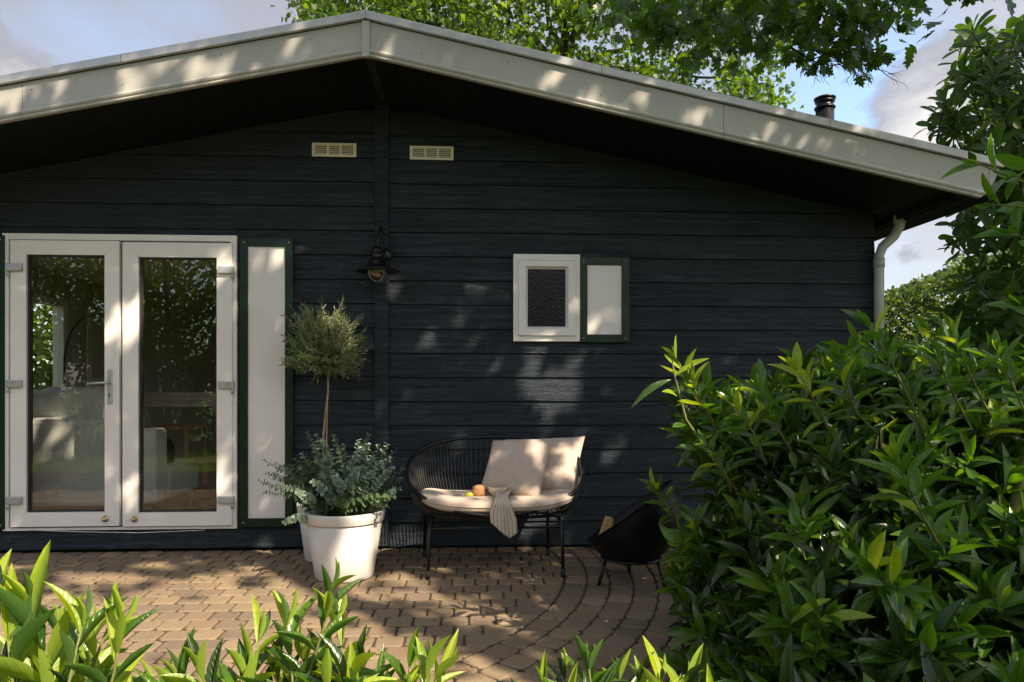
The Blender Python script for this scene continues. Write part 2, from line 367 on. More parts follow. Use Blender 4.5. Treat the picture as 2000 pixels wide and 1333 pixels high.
# ------------------------------------------------------------------ leaves
def tmpl(prof, fold=.22, droop=.12, wave=0.0, stem=0.0):
    """unit leaf: x across -.5...5, y along 0..1, z normal"""
    V = [(0, 0, 0)]; uv = [(.5, 0)]
    for t, wd in prof:
        z = -droop * t * t
        for sx in (-1, 0, 1):
            wv = wave * math.sin(t * 17 + sx) if sx else 0
            V.append((sx * .5 * wd, t, z + abs(sx) * wd * .5 * fold * .4 + wv)); uv.append((.5 + sx * .5 * wd, t))
    V.append((0, 1, -droop)); uv.append((.5, 1)); n = len(prof); F = [(0, 2, 1), (0, 3, 2)]
    for i in range(n - 1):
        a = 1 + 3 * i; F += [(a, a + 1, a + 4, a + 3), (a + 1, a + 2, a + 5, a + 4)]
    a = 1 + 3 * (n - 1); e = len(V) - 1; F += [(a, a + 1, e), (a + 1, a + 2, e)]
    return np.array(V), F, np.array(uv)
def lobed(nl=3):
    """lobed leaf outline with a raised midrib"""
    pts = [(0, 0), (.06, .05), (.30, .10), (.46, .26), (.24, .30), (.50, .50), (.42, .62), (.20, .56), (.26, .78), (.12, .78), (0, 1)]
    V = []; uv = []
    left = [(-x, y) for x, y in pts[1:-1]][::-1]; ring = pts + left
    V = [(x, y, abs(x) * .15 - .15 * y * y) for x, y in ring]; uv = [(.5 + x, y) for x, y in ring]
    c = len(V); V += [(0, .28, -.01), (0, .55, -.045)]; uv += [(.5, .28), (.5, .55)]
    m = len(pts); L = lambda i: (len(ring) - i) % len(ring)
    F = []
    for s in (0, 1):
        g = (lambda i: i) if s == 0 else L
        tri = [(0, 1, c), (1, 2, c), (2, 3, c), (3, 4, c), (4, 5, c + 1), (c, 4, c + 1), (5, 6, c + 1), (6, 7, c + 1), (7, 8, c + 1), (8, 9, c + 1), (9, 10, c + 1)]
        for t in tri:
            q = tuple(i if i >= c else g(i) for i in t); F.append(q if s == 0 else q[::-1])
    return np.array(V), F, np.array(uv)
T = {
 'laurel': [tmpl([(.08, .28), (.25, .78), (.45, 1), (.65, .92), (.85, .5)], .5, d, wv) for d, wv in ((.04, 0), (.14, .006), (.26, .004), (-.08, .005))],
 'laurel_narrow': [tmpl([(.1, .3), (.3, .85), (.5, 1), (.7, .8), (.87, .4)], .7, d, wv) for d, wv in ((0, .003), (.14, .006), (-.10, .004), (.26, .004))],
 'magnolia': [tmpl([(.1, .25), (.35, .6), (.6, .95), (.8, .95), (.93, .6)], .3, d) for d in (.05, .2, .35)],
 'simple': [tmpl([(.25, .8), (.6, 1)], .3, d) for d in (.05, .25)],
 'tiny': [tmpl([(.45, 1)], .3, .1)],
 'round': [tmpl([(.12, .7), (.35, 1), (.65, 1), (.88, .7)], .15, d) for d in (.05, .15)],
 'narrow': [tmpl([(.3, .9), (.65, 1)], .3, d) for d in (.0, .15)],
 'lobed': [lobed()],
}
class Leaves:
    def __init__(s): s.p = []; s.d = []; s.n = []; s.l = []; s.w = []; s.m = []
    def add(s, p, d, n, l, w, m=0):
        s.p.append(tuple(p)); s.d.append(tuple(d)); s.n.append(tuple(n)); s.l.append(l); s.w.append(w); s.m.append(m)
    def arrays(s):
        p = np.array(s.p, float).reshape(-1, 3); d = np.array(s.d, float).reshape(-1, 3); n = np.array(s.n, float).reshape(-1, 3)
        d /= np.linalg.norm(d, axis=1)[:, None] + 1e-9
        x = np.cross(d, n); bad = np.linalg.norm(x, axis=1) < 1e-3; x[bad] = np.cross(d[bad], [.3, .5, .81]); x /= np.linalg.norm(x, axis=1)[:, None]
        z = np.cross(x, d); return p, x, d, z, np.array(s.l, float), np.array(s.w, float), np.array(s.m, int)
def build_leaves(root, L, kind, mats, parts=300, sname='foliage', pname='leaf', margin=0):
    """the `parts` leaves that show largest become leaf objects, the rest one stuff part"""
    p, x, d, z, ln, wd, mi = L.arrays(); n = len(p); TT = T[kind]; ti = rng.integers(0, len(TT), n); base = np.array(wloc(root))
    isp = np.zeros(n, bool)
    if parts:
        px, py, dep = proj(p + d * ln[:, None] * .5)
        vis = (px > -margin) & (px < 2000 + margin) & (py > -margin) & (py < 1333 + margin) & (dep > .3)
        score = np.where(vis, ln / np.maximum(dep, .3) ** 1.8, -1); k = min(parts, int(vis.sum()))
        isp[np.argsort(-score)[:k]] = True
    cache = {}
    for i in np.nonzero(isp)[0]:
        key = (ti[i], mi[i])
        if key not in cache:
            V, F, uv = TT[ti[i]]; me = bpy.data.meshes.new(pname); me.from_pydata(V.tolist(), [], F)
            me.materials.append(M[mats[mi[i]]]); u = me.uv_layers.new(); idx = [j for f in F for j in f]
            u.data.foreach_set('uv', uv[idx].ravel()); me.polygons.foreach_set('use_smooth', [True] * len(F)); cache[key] = me
        o = bpy.data.objects.new(pname, cache[key]); C.objects.link(o); o.parent = root
        m3 = Matrix.Identity(4)
        for r in range(3):
            m3[r][0] = x[i][r] * wd[i]; m3[r][1] = d[i][r] * ln[i]; m3[r][2] = z[i][r] * ln[i]; m3[r][3] = p[i][r] - base[r]
        o.matrix_local = m3
    rest = np.nonzero(~isp)[0]
    if len(rest):
        VV = []; FF_l = []; UVs = []; RN = []; MI = []; off = 0; loops = []; starts = []; tot = []
        for t in range(len(TT)):
            V, F, uv = TT[t]; ids = rest[ti[rest] == t]
            if not len(ids): continue
            W = p[ids][:, None] + V[None, :, 0:1] * (x[ids] * wd[ids][:, None])[:, None] + V[None, :, 1:2] * (d[ids] * ln[ids][:, None])[:, None] + V[None, :, 2:3] * (z[ids] * ln[ids][:, None])[:, None]
            VV.append(W.reshape(-1, 3)); nv = len(V)
            fl = np.array([j for f in F for j in f]); fs = np.array([len(f) for f in F])
            loops.append((fl[None] + (np.arange(len(ids)) * nv + off)[:, None]).ravel()); tot.append(np.tile(fs, len(ids)))
            UVs.append(np.tile(uv[fl], (len(ids), 1))); RN.append(np.repeat(rng.random(len(ids)), nv)); MI.append(np.repeat(mi[ids], len(F))); off += nv * len(ids)
        VV = np.concatenate(VV) - base; loops = np.concatenate(loops); tot = np.concatenate(tot)
        me = bpy.data.meshes.new(sname); me.vertices.add(len(VV)); me.vertices.foreach_set('co', VV.ravel())
        me.loops.add(len(loops)); me.loops.foreach_set('vertex_index', loops)
        me.polygons.add(len(tot)); me.polygons.foreach_set('loop_start', np.concatenate([[0], np.cumsum(tot)[:-1]])); me.polygons.foreach_set('loop_total', tot)
        me.polygons.foreach_set('material_index', np.concatenate(MI)); me.polygons.foreach_set('use_smooth', np.ones(len(tot), bool))
        for k in mats: me.materials.append(M[k])
        me.update(calc_edges=True)
        me.uv_layers.new().data.foreach_set('uv', np.concatenate(UVs).ravel())
        a = me.attributes.new('rnd', 'FLOAT', 'POINT'); a.data.foreach_set('value', np.concatenate(RN))
        o = link(sname, me, root); o['kind'] = 'stuff'
def rv(s=1.0): return Vector(rng.normal(0, s, 3))
def shoot(L, tw, base, tip, n, ll, lw, m=(0, 1), young=0.0, r=.003, bend=.03, spread=.9):
    """a laurel shoot: a stem from base to tip with spiralling leaves and a tuft at its end"""
    base, tip = Vector(base), Vector(tip); ax = (tip - base); H = ax.length; ax.normalize(); u = ax.orthogonal().normalized(); q = ax.cross(u); ph = rng.random() * 6.28
    mid = (base + tip) / 2 + u * rng.normal(0, bend) + q * rng.normal(0, bend)
    cur = lambda t: base * (1 - t) ** 2 + mid * 2 * t * (1 - t) + tip * t * t
    if tw is not None: tw.tube([cur(t) for t in (0, .35, .7, 1)], [r * 1.3, r * 1.1, r * .9, r * .5], 5)
    for i in range(n):
        t = .12 + .88 * (i + .5) / n if n > 1 else 1; a = ph + i * 2.4; rad = u * math.cos(a) + q * math.sin(a)
        up = .25 + .85 * t ** 1.5; dr = rad * spread * (1.1 - .35 * t) + ax * up + Vector((0, 0, .15 - .3 * (1 - t))) + rv(.12)
        k = (.75 + .4 * math.sin(math.pi * min(1, t * .85))) * rng.uniform(.8, 1.15)
        nn = ax * 1.0 - rad * .3 + Vector((0, 0, .6)) + rv(.15)
        yy = 1 if rng.random() < young * (t ** 1.5) * 1.3 else 0
        L.add(cur(t), dr, nn, ll * k, lw * k * rng.uniform(.85, 1.1), m[yy])
    for i in range(2):
        L.add(tip, ax + rv(.22), u + rv(.3), ll * rng.uniform(.45, .75), lw * .55, m[1] if rng.random() < young + .1 else m[0])

# ------------------------------------------------------------------ ground and patio
struct(O('ground', MB().box(-90, 90, -90, 90, -.30, -.05), 'lawn', at=(0, 0, -.05)))
RC = Vector((-1.81, -.543)); RR = 2.412; PW = .1425
patio = struct(O('patio', MB().box(-5.2, 5.2, -3.25, .02, -.045, -.009), 'joint', at=(0, -1.5, 0)))
def paver_mesh(q, seed, h=.05):
    """tumbled stone from four ground corners (ccw, relative to the stone)"""
    g = random.Random(seed); q = [Vector(a) for a in q]; cen = sum(q, Vector((0, 0))) / len(q); n = len(q)
    ring = []
    for i in range(n):
        a, b, c = q[i - 1], q[i], q[(i + 1) % n]; u = (a - b); v = (c - b); lu, lv = u.length, v.length
        if lu < .004 or lv < .004: ring.append(b.copy()); continue
        u.normalize(); v.normalize(); k = min(.02, lu * .3, lv * .3) * g.uniform(.6, 1.15)
        ring += [b + u * k + v * .002, b + v * k + u * .002]
    def ins(d, jit): 
        out = []
        for p in ring:
            dd = p - cen; L_ = dd.length; out.append(cen + dd * max(.1, (L_ - d) / L_) + Vector((g.uniform(-jit, jit), g.uniform(-jit, jit))))
        return out
    m = len(ring); dz = g.uniform(-.0025, .0025); tx, ty = g.uniform(-.02, .02), g.uniform(-.02, .02)
    zt = lambda p, z: z + dz + (p.x - cen.x) * tx + (p.y - cen.y) * ty
    A = ins(.0115, .0014); B = ins(.0045, .0012); D = ins(.0035, 0)
    V = [(p.x, p.y, zt(p, 0)) for p in A] + [(p.x, p.y, zt(p, -.005)) for p in B] + [(p.x, p.y, -h) for p in D]
    F = [tuple(range(m))] + [(i, i + m, (i + 1) % m + m, (i + 1) % m)[::-1] for i in range(m)] + [(i + m, i + 2 * m, (i + 1) % m + 2 * m, (i + 1) % m + m)[::-1] for i in range(m)]
    F = [f if k == 0 else f for k, f in enumerate(F)]
    return V, [F[0]] + [f[::-1] for f in F[1:]]
sq = lambda a, b: [(-a / 2, -b / 2), (a / 2, -b / 2), (a / 2, b / 2), (-a / 2, b / 2)]
std = [paver_mesh(sq(PW, PW), 100 + i) for i in range(8)]
std_me = []
def mesh_from(name, V, F, m):
    me = bpy.data.meshes.new(name); me.from_pydata(V, [], F); me.materials.append(M[m])
    bm = bmesh.new(); bm.from_mesh(me); bmesh.ops.recalc_face_normals(bm, faces=bm.faces[:]); bm.to_mesh(me); bm.free(); return me
std_me = [mesh_from('paver', V, F, 'paver') for V, F in std]
pav = []   # (cx, cy, rot, kind, V, F)
row = 0; y = -.004
while y > -3.2:
    yn = y - PW * 1.012; xo = -5.1 + (PW / 2 if row % 2 else 0) + random.uniform(-.012, .012); x = xo
    def xend(yy):
        k = RR * RR - (yy - RC.y) ** 2; return RC.x + math.sqrt(k) if k > 0 else None
    e0, e1 = xend(y), xend(yn)
    while True:
        wv = PW * (1 + random.uniform(-.015, .015)); x1 = x + wv
        if e1 is None or e0 is None: break
        lim = min(e0, e1)
        if lim - x1 > .05:
            pav.append(((x + x1) / 2, (y + yn) / 2, random.uniform(-.012, .012), random.randrange(8), wv / PW)); x = x1; continue
        a0 = max(e0, x + .02); a1 = max(e1, x + .02)
        if max(a0, a1) - x > .035: pav.append(('cut', [(x, yn), (a1 - .002, yn), (a0 - .002, y), (x, y)]))
        break
    y = yn; row += 1
for k in range(30):
    r0 = RR + k * PW * .985; rm = r0 + PW / 2; n = max(8, round(2 * math.pi * rm / PW)); ph = random.uniform(0, .5) / n * 6.28
    for i in range(n):
        a = 2 * math.pi * i / n + ph; cx, cy = RC.x + rm * math.cos(a), RC.y + rm * math.sin(a)
        if cy > -.075 or cy < -3.2 or cx > 5 or cx < -5.1: continue
        pav.append((cx, cy, a + random.uniform(-.015, .015), random.randrange(8), 1.0))
cen = np.array([(np.mean([q[0] for q in t[1]]), np.mean([q[1] for q in t[1]]), 0) if t[0] == 'cut' else (t[0], t[1], 0) for t in pav])
ppx, ppy, pdp = proj(cen)
hide = (inpoly(ppx, ppy, [(1290, 1000), (2600, 1000), (2600, 1500), (1290, 1500)]))
vis = (ppx > -20) & (ppx < 2020) & (ppy < 1345) & (pdp > .5) & ~hide
sc_ = np.where(vis, 1 / np.maximum(pdp, .5), -1); top = set(np.argsort(-sc_)[:300].tolist())
SV = []; SF = []; SR = []
for i, t in enumerate(pav):
    cut = t[0] == 'cut'; c = cen[i]
    if cut:
        V, F = paver_mesh([(a - c[0], b - c[1]) for a, b in t[1]], 900 + i); rot = 0; sx = 1
    else: rot, sx = t[2], t[4]; V, F = std[t[3]]
    if i in top:
        o = link('paver', mesh_from('paver', V, F, 'paver') if cut else std_me[t[3]], patio); o.location = (c[0], c[1] + 1.5, 0); o.rotation_euler.z = rot; o.scale.x = sx
    else:
        ca, sa = math.cos(rot), math.sin(rot); o_ = len(SV)
        SV += [(c[0] + (v[0] * sx) * ca - v[1] * sa, c[1] + 1.5 + (v[0] * sx) * sa + v[1] * ca, v[2]) for v in V]
        SF += [tuple(j + o_ for j in f) for f in F]; SR += [random.random()] * len(V)
me = mesh_from('paving', SV, SF, 'paver'); a = me.attributes.new('rnd', 'FLOAT', 'POINT'); a.data.foreach_set('value', SR)
o = link('paving', me, patio); o['kind'] = 'stuff'
struct(O('flower_bed', MB().box(-6, 7, -4.9, -3.25, -.08, .0), 'soil'))

# ------------------------------------------------------------------ the house
house = thing('wooden_cottage', 'dark blue plank cottage with low gabled roof, white doors and cream fascia', 'house', (-.68, 0, 0))
RX, SL = -.678, .2085          # ridge and roof slope
XL, XR = -4.46, 3.10
ZB = 3.302                     # fascia bottom at the ridge
soff = lambda x: ZB + .02 - SL * abs(x - RX)
PH = .1805
def plank(x0, x1, z0, z1, name='plank', clip=True):
    # bevelled board: lower edge proud
    nseg = 1; xs = [x0, x1]
    if clip and x0 < RX < x1: pass
    t0 = min(z1, soff(x0)); t1 = min(z1, soff(x1))
    if max(t0, t1) <= z0 + .005: return
    # cut the outer end where the roof comes below the board
    if t0 <= z0: x0 = RX - (ZB + .02 - z0) / SL + .001; t0 = z0 + .001
    if t1 <= z0: x1 = RX + (ZB + .02 - z0) / SL - .001; t1 = z0 + .001
    kn = None
    poly = [(x0, z0)]; poly.append((x1, z0)); poly.append((x1, t1))
    kr = RX + (ZB + .02 - z1) / SL
    if x0 < kr < x1 and t1 < z1: poly.append((kr, z1))
    kl = RX - (ZB + .02 - z1) / SL
    if x0 < kl < x1 and t0 < z1: poly.append((kl, z1))
    poly.append((x0, t0))
    f = lambda z: -.020 + .014 * (z - z0) / PH
    n = len(poly); mb = MB()
    V = [(x, f(z) , z + (.003 if z == z0 else -.002)) for x, z in poly] + [(x, .012, z) for x, z in poly]
    F = [tuple(range(n)), tuple(range(2 * n - 1, n - 1, -1))] + [(i, (i + 1) % n, (i + 1) % n + n, i + n) for i in range(n)]
    mb.add(V, F); O(name, mb, 'plank', house)
postL, postR = P(732, 600).x, P(761, 600).x
dL, dR = P(12, 700).x, P(466, 700).x; dT, dB = P(300, 461).z, .166
wL, wR = P(1002, 600).x, P(1131, 600).x; wT, wB = P(1060, 499).z, P(1060, 668).z
for k in range(18):
    z0 = .02 + k * PH; z1 = z0 + PH; jl = random.uniform(-.0015, .0015)
    if z1 <= dB + .04 and True: plank(XL, postL, z0, z1)
    elif z0 < dT - .02 and z1 > dB:
        if z0 < dT and z1 > dT + .004:
            plank(XL, dL, z0, z1); plank(dR, postL, z0, z1); plank(dL, dR, dT, z1)
        else:
            plank(XL, dL, z0, z1); plank(dR, postL, max(z0, .02), z1)
            if z0 < dB < z1: plank(dL, dR, z0, dB)
    else: plank(XL, postL, z0, z1)
    z0 -= .008; z1 -= .008
    wl, wr = wL + .03, wR - .03
    if z1 > wB + .03 and z0 < wT - .03:
        plank(postR, wl, z0, z1); plank(wr, XR, z0, z1)
        if z0 < wB + .03: plank(wl, wr, z0, wB + .03)
        if z1 > wT - .03: plank(wl, wr, wT - .03, z1)
    else: plank(postR, XR, max(z0, .012), z1)
mb = MB().box(postL + .002, postR - .002, -.034, .01, .02, soff(postL) - .012, .003); O('corner_batten', mb, 'plank', house)
# wall core behind the boards (sheathing) with the openings left free
mb = MB()
mb.box(XL + .02, dL - .001, .014, .12, .0, 2.35); mb.box(dL, dR, .014, .12, 0, dB - .001); mb.box(dR + .001, wL + .028, .014, .12, 0, 2.35)
mb.box(wL + .029, wR - .029, .014, .12, 0, wB + .028); mb.box(wL + .029, wR - .029, .014, .12, wT - .028, 2.35); mb.box(wR - .028, XR - .02, .014, .12, 0, 2.35)
mb.prism([(XL + .02, 2.352), (XR - .02, 2.352), (XR - .02, soff(XR) - .01), (RX, soff(RX) - .01), (XL + .02, soff(XL) - .01)], .014, .12)
O('gable_wall', mb, 'black', house)
mb = MB().box(XR - .02, XR + .0, .014, 1.6, 0, 2.46).box(XR - .02, XR + .0, 1.6, 5.2, 0, .7).box(XR - .02, XR + .0, 1.6, 5.2, 2.2, 2.46).box(XR - .02, XR + .0, 5.2, 7, 0, 2.46); O('side_wall', mb, 'plank', house)
# left side wall with a large window opening
sy0, sy1, sz0, sz1 = .5, 2.55, .75, 2.12
mb = MB().box(XL, XL + .08, .122, sy0, 0, 2.46); mb.box(XL, XL + .08, sy1, 7, 0, 2.46); mb.box(XL, XL + .08, sy0, sy1, 0, sz0); mb.box(XL, XL + .08, sy0, sy1, sz1, 2.46)
O('side_wall', mb, 'room', house)
O('rear_wall', MB().box(XL + .08, -.3, 6.9, 7, 0, 2.9).box(2.6, XR - .02, 6.9, 7, 0, 2.9).box(-.299, 2.599, 6.9, 7, 0, .3).box(-.299, 2.599, 6.9, 7, 2.2, 2.9), 'room', house)
rw = O('added_rear_window', MB().box(-.298, -.22, 6.92, 6.98, .301, 2.199).box(2.52, 2.598, 6.92, 6.98, .301, 2.199).box(1.1, 1.18, 6.92, 6.98, .301, 2.199), 'upvc', house); O('pane', MB().box(-.22, 2.52, 6.945, 6.951, .301, 2.199), 'glass', rw)  # unseen rear glazing, added to light the room
sw = O('side_window', MB().box(XL - .01, XL + .10, sy0, sy0 + .07, sz0, sz1).box(XL - .01, XL + .10, sy1 - .07, sy1, sz0, sz1).box(XL - .01, XL + .10, sy0 + .07, sy1 - .07, sz1 - .07, sz1).box(XL - .01, XL + .10, sy0 + .07, sy1 - .07, sz0, sz0 + .07).box(XL, XL + .09, 1.5, 1.56, sz0 + .07, sz1 - .07), 'upvc', house)
O('pane', MB().box(XL + .04, XL + .046, sy0 + .07, 1.5, sz0 + .07, sz1 - .07), 'glass', sw); O('pane', MB().box(XL + .04, XL + .046, 1.56, sy1 - .07, sz0 + .07, sz1 - .07), 'glass', sw)
O('room_floor', MB().box(XL + .08, XR - .02, .12, 6.9, .05, .10), 'roomfloor', house)
O('room_ceiling', MB().box(XL + .08, XR - .02, .122, 6.9, 2.36, 2.40), 'room', house)
O('pane', MB().box(XR - .012, XR - .006, 1.6, 5.2, .7, 2.2), 'glass', O('side_window', MB().box(XR - .03, XR + .01, 1.6, 1.68, .701, 2.199).box(XR - .03, XR + .01, 5.12, 5.2, .701, 2.199).box(XR - .03, XR + .01, 3.36, 3.44, .701, 2.199), 'upvc', house))  # right-hand window out of view, added to bring daylight indoors
O('roller_blind', MB().box(-1.30, -1.29, 6.5, 6.895, .2, 2.3), 'room', house) if False else None
# roof
FY = -.82; EX = 3.46; top_of = lambda x: 3.575 - .2085 * abs(x - RX)
XLe = RX - (EX - RX) 
sr = P(1953, 345, FY).x; sb = P(1912, 388, FY)
mb = MB()
for sgn in (-1, 1):
    xe = RX + sgn * (sr - RX - .01)
    t0, t1 = 3.552, 3.552 - SL * abs(xe - RX); b0, b1 = ZB + .055, ZB + .055 - SL * abs(xe - RX)
    mb.prism([(RX, b0), (xe, b1), (xe, t1), (RX, t0)] if sgn > 0 else [(RX, b0), (RX, t0), (xe, t1), (xe, b1)], FY + .022, 7.4)
O('roof_deck', mb, 'roof', house)
for sgn in (-1, 1):     # rows of shingle that stand proud of the roof edge
    mb = MB()
    for j in range(26):
        s0 = .02 + j * .155; x0 = RX + sgn * s0; x1 = RX + sgn * (s0 + .152)
        z0 = 3.556 - SL * s0; z1 = 3.556 - SL * (s0 + .152)
        for q in range(24):
            ya = FY + .05 + q * .33 + (j % 2) * .1; h = .012 + random.random() * .006
            V = [(x0, ya, z0), (x1, ya, z1), (x1, ya + .32, z1), (x0, ya + .32, z0), (x0, ya, z0 + .004), (x1, ya, z1 + h), (x1, ya + .32, z1 + h), (x0, ya + .32, z0 + .004)]
            mb.add(V, [(0, 3, 2, 1), (4, 5, 6, 7), (0, 1, 5, 4), (1, 2, 6, 5), (2, 3, 7, 6), (3, 0, 4, 7)])
    o = O('shingles', mb, 'roof', house); o['kind'] = 'stuff'
def along(x0, x1, prof, y, name, m, dirn=1, endx=None):
    """fascia moulding: profile of (depth, height) swept along the gable edge"""
    V = []; n = len(prof)
    for x in (x0, x1):
        for dy, dz in prof:
            xx = x if endx is None or x == x0 else x + endx(dz)
            V.append((xx, y + dy, ZB - SL * abs(xx - RX) + dz))
    F = [tuple(range(n)), tuple(range(2 * n - 1, n - 1, -1))] + [(i, (i + 1) % n, (i + 1) % n + n, i + n) for i in range(n)]
    return O(name, MB().add(V, F), m, house)
fp = [(0, .055), (0, .222), (.02, .222), (.02, -.0), (-.006, .0), (-.010, .006), (-.006, .012), (-.006, .020), (-.014, .024), (-.018, .034), (-.014, .044), (-.006, .048)]
ecut = lambda dz: max(-.14, -(.12 - dz) * 1.15) if dz < .12 else 0
# boards meet under a cover strip at the ridge
along(RX + .02, RX + 2.30, fp, FY, 'fascia_board', 'fascia'); along(RX + 2.303, sr, fp, FY, 'fascia_board', 'fascia', endx=ecut)
along(RX - .02, RX - 2.1, fp, FY, 'fascia_board', 'fascia'); along(RX - 2.103, RX - (sr - RX), fp, FY, 'fascia_board', 'fascia')
O('fascia_joint_cover', MB().box(RX - .024, RX + .024, FY - .022, FY + .01, ZB - .012, ZB + .215, .003), 'fascia', house)
O('fascia_joint_cover', MB().add([(sr - .075, FY - .003, ZB - SL * (sr - .075 - RX) + .06), (sr - .07, FY - .003, ZB - SL * (sr - .07 - RX) + .06), (sr - .07, FY - .003, ZB - SL * (sr - .07 - RX) + .22), (sr - .075, FY - .003, ZB - SL * (sr - .075 - RX) + .22),
   (sr - .075, FY - .0005, ZB - SL * (sr - .075 - RX) + .06), (sr - .07, FY - .0005, ZB - SL * (sr - .07 - RX) + .06), (sr - .07, FY - .0005, ZB - SL * (sr - .07 - RX) + .22), (sr - .075, FY - .0005, ZB - SL * (sr - .075 - RX) + .22)],
   [(0, 1, 2, 3), (0, 4, 5, 1), (1, 5, 6, 2), (2, 6, 7, 3), (3, 7, 4, 0)]), 'fascia', house)
cp = [(-.016, .224), (-.030, .228), (-.030, .272), (-.022, .280), (.06, .286), (.06, .250), (-.010, .250), (-.010, .224)]
for sg in (-1, 1):
    xs = [.001, 1.5, 3.0, sr - RX + .01]
    for a_, b_ in zip(xs, xs[1:]): along(RX + sg * a_, RX + sg * (b_ - .003), cp, FY, 'edge_trim', 'cap')
for q in (.35, .9, 1.5, 2.05, 2.6, 3.2, 3.75):
    for sg in (-1, 1):
        x_ = RX + sg * q; O('screw', MB().lathe([(.0001, .002), (.003, .0015), (.0042, 0)], 8, (x_, FY - .0002, ZB - SL * q + random.choice((.10, .17))), Matrix.Rotation(R(90), 3, 'X')), 'rubber', house)
# soffit boards run out from the wall to the fascia
s = .03
k = 0
while s < sr - RX - .02:
    s1 = min(s + .146, sr - RX - .02)
    for sg in (-1, 1):
        if RX + sg * s < XL - .3: continue
        V = []
        for yy in (FY + .022, .3 if s > 3.72 else -.022):
            yy2 = 7.2 if (s > abs(XR - RX) - .02) else yy
            yy = yy if yy < -.5 else yy2
            for ss, dz in ((s + .002, 0), (s1 - .002, 0), (s1 - .002, .016), (s + .002, .016)):
                V.append((RX + sg * ss, yy, ZB + .024 - SL * ss + dz + random.uniform(0, .0005)))
        O('soffit_board', MB().add(V, [(0, 1, 2, 3), (7, 6, 5, 4), (0, 4, 5, 1), (1, 5, 6, 2), (2, 6, 7, 3), (3, 7, 4, 0)]), 'black', house)
    s = s1
# side eave: fascia and gutter along the right, down pipe at the corner
gx0 = sb.x
gz = ZB - SL * (gx0 - RX)
O('eave_board', MB().box(gx0 - .135, gx0 - .115, FY + .024, 7.2, gz + .012, gz + .16), 'black', house)
V = []; F = []; nn = 9
for yy in (FY + .03, 7.2):
    for rr_ in (.055, .049):
        for i in range(nn):
            a = math.pi + math.pi * i / (nn - 1); V.append((gx0 - .056 + rr_ * math.cos(a), yy, gz + .055 + rr_ * math.sin(a)))
for i in range(nn - 1):
    F += [(i, i + 1, 2 * nn + i + 1, 2 * nn + i), (nn + i, 3 * nn + i, 3 * nn + i + 1, nn + i + 1), (i, nn + i, nn + i + 1, i + 1), (2 * nn + i, 2 * nn + i + 1, 3 * nn + i + 1, 3 * nn + i)]
F += [(0, 2 * nn, 3 * nn, nn), (nn - 1, 2 * nn - 1, 4 * nn - 1, 3 * nn - 1)]
gt = O('gutter', MB().add(V, F, False), 'black', house)
O('gutter_lip', MB().box(gx0 - .006, gx0 + .004, FY + .03, 7.2, gz + .022, gz + .062), 'pipe', gt)
pY = -.06
pc = P(1717, 600, pY); pt = P(1757, 430, pY - .03)
pts = [pt + Vector((.0, 0, .02)), pt + Vector((0, 0, -.05)), P(1746, 462, pY - .02), P(1724, 482, pY), Vector((pc.x, pY, P(1717, 500, pY).z)), Vector((pc.x, pY, .06))]
dp = O('downpipe', MB().tube(pts, .036, 16), 'pipe', house)
O('pipe_collar', MB().tube([Vector((pc.x, pY, pts[4].z - .02)), Vector((pc.x, pY, pts[4].z - .09))], .041, 16), 'pipe', dp)
O('pipe_collar', MB().tube([pts[0] + Vector((0, 0, .02)), pts[0] + Vector((0, 0, -.05))], .043, 16), 'pipe', dp)
# flue on the roof
fc = P(1611, 232, 1.0); fz = 3.55 - SL * (fc.x - RX)
fl = O('flue_pipe', MB().lathe([(.001, fz - .1), (.09, fz - .1), (.12, fz + .02), (.082, fz + .10), (.080, P(1611, 207, 1.0).z - .02), (.001, P(1611, 207, 1.0).z - .02)], 24, (fc.x, 1.0, 0)), 'blackmetal', house)
zt = P(1611, 193, 1.0).z; zb_ = P(1611, 214, 1.0).z
O('flue_cowl', MB().lathe([(.001, zb_), (.088, zb_), (.094, zb_ + .008), (.088, zb_ + .02), (.072, zb_ + .025), (.072, zb_ + .055), (.086, zb_ + .06), (.086, zb_ + .075), (.070, zb_ + .08), (.070, zt - .02), (.094, zt - .012), (.096, zt + .002), (.085, zt + .008), (.001, zt + .010)], 28, (fc.x, 1.0, 0)), 'blackmetal', fl)
# vents
for px0, px1, py0, py1 in ((611, 697, 283, 308), (801, 886, 289, 314)):
    a, b = P(px0, py1), P(px1, py0); x0, x1, z0, z1 = a.x, b.x, a.z, b.z; mb = MB(); yf = -.030; e = .014
    mb.box(x0, x1, yf, -.016, z0, z0 + e + .004, .001); mb.box(x0, x1, yf, -.016, z1 - e, z1, .001); mb.box(x0, x0 + .022, yf, -.016, z0 + e + .004, z1 - e); mb.box(x1 - .022, x1, yf, -.016, z0 + e + .004, z1 - e)
    for q in (1, 2):
        xc = x0 + .022 + (x1 - x0 - .044) * q / 3; mb.box(xc - .008, xc + .008, yf + .001, -.016, z0 + e + .004, z1 - e)
    v = O('vent', mb, 'vent', house)
    O('vent_back', MB().box(x0 + .01, x1 - .01, -.0165, -.014, z0 + .01, z1 - .01), 'rubber', v)
    H_ = (z1 - e - z0 - e - .004) / 5
    for q in range(5):
        zc = z0 + e + .004 + H_ * (q + .3)
        O('slat', MB().add([(x0 + .02, -.027, zc), (x1 - .02, -.027, zc), (x1 - .02, -.018, zc + H_ * .62), (x0 + .02, -.018, zc + H_ * .62), (x0 + .02, -.027, zc + .003), (x1 - .02, -.027, zc + .003), (x1 - .02, -.018, zc + H_ * .62 + .003), (x0 + .02, -.018, zc + H_ * .62 + .003)],
          [(0, 1, 2, 3), (4, 5, 6, 7), (0, 1, 5, 4), (2, 3, 7, 6)]), 'vent', v)
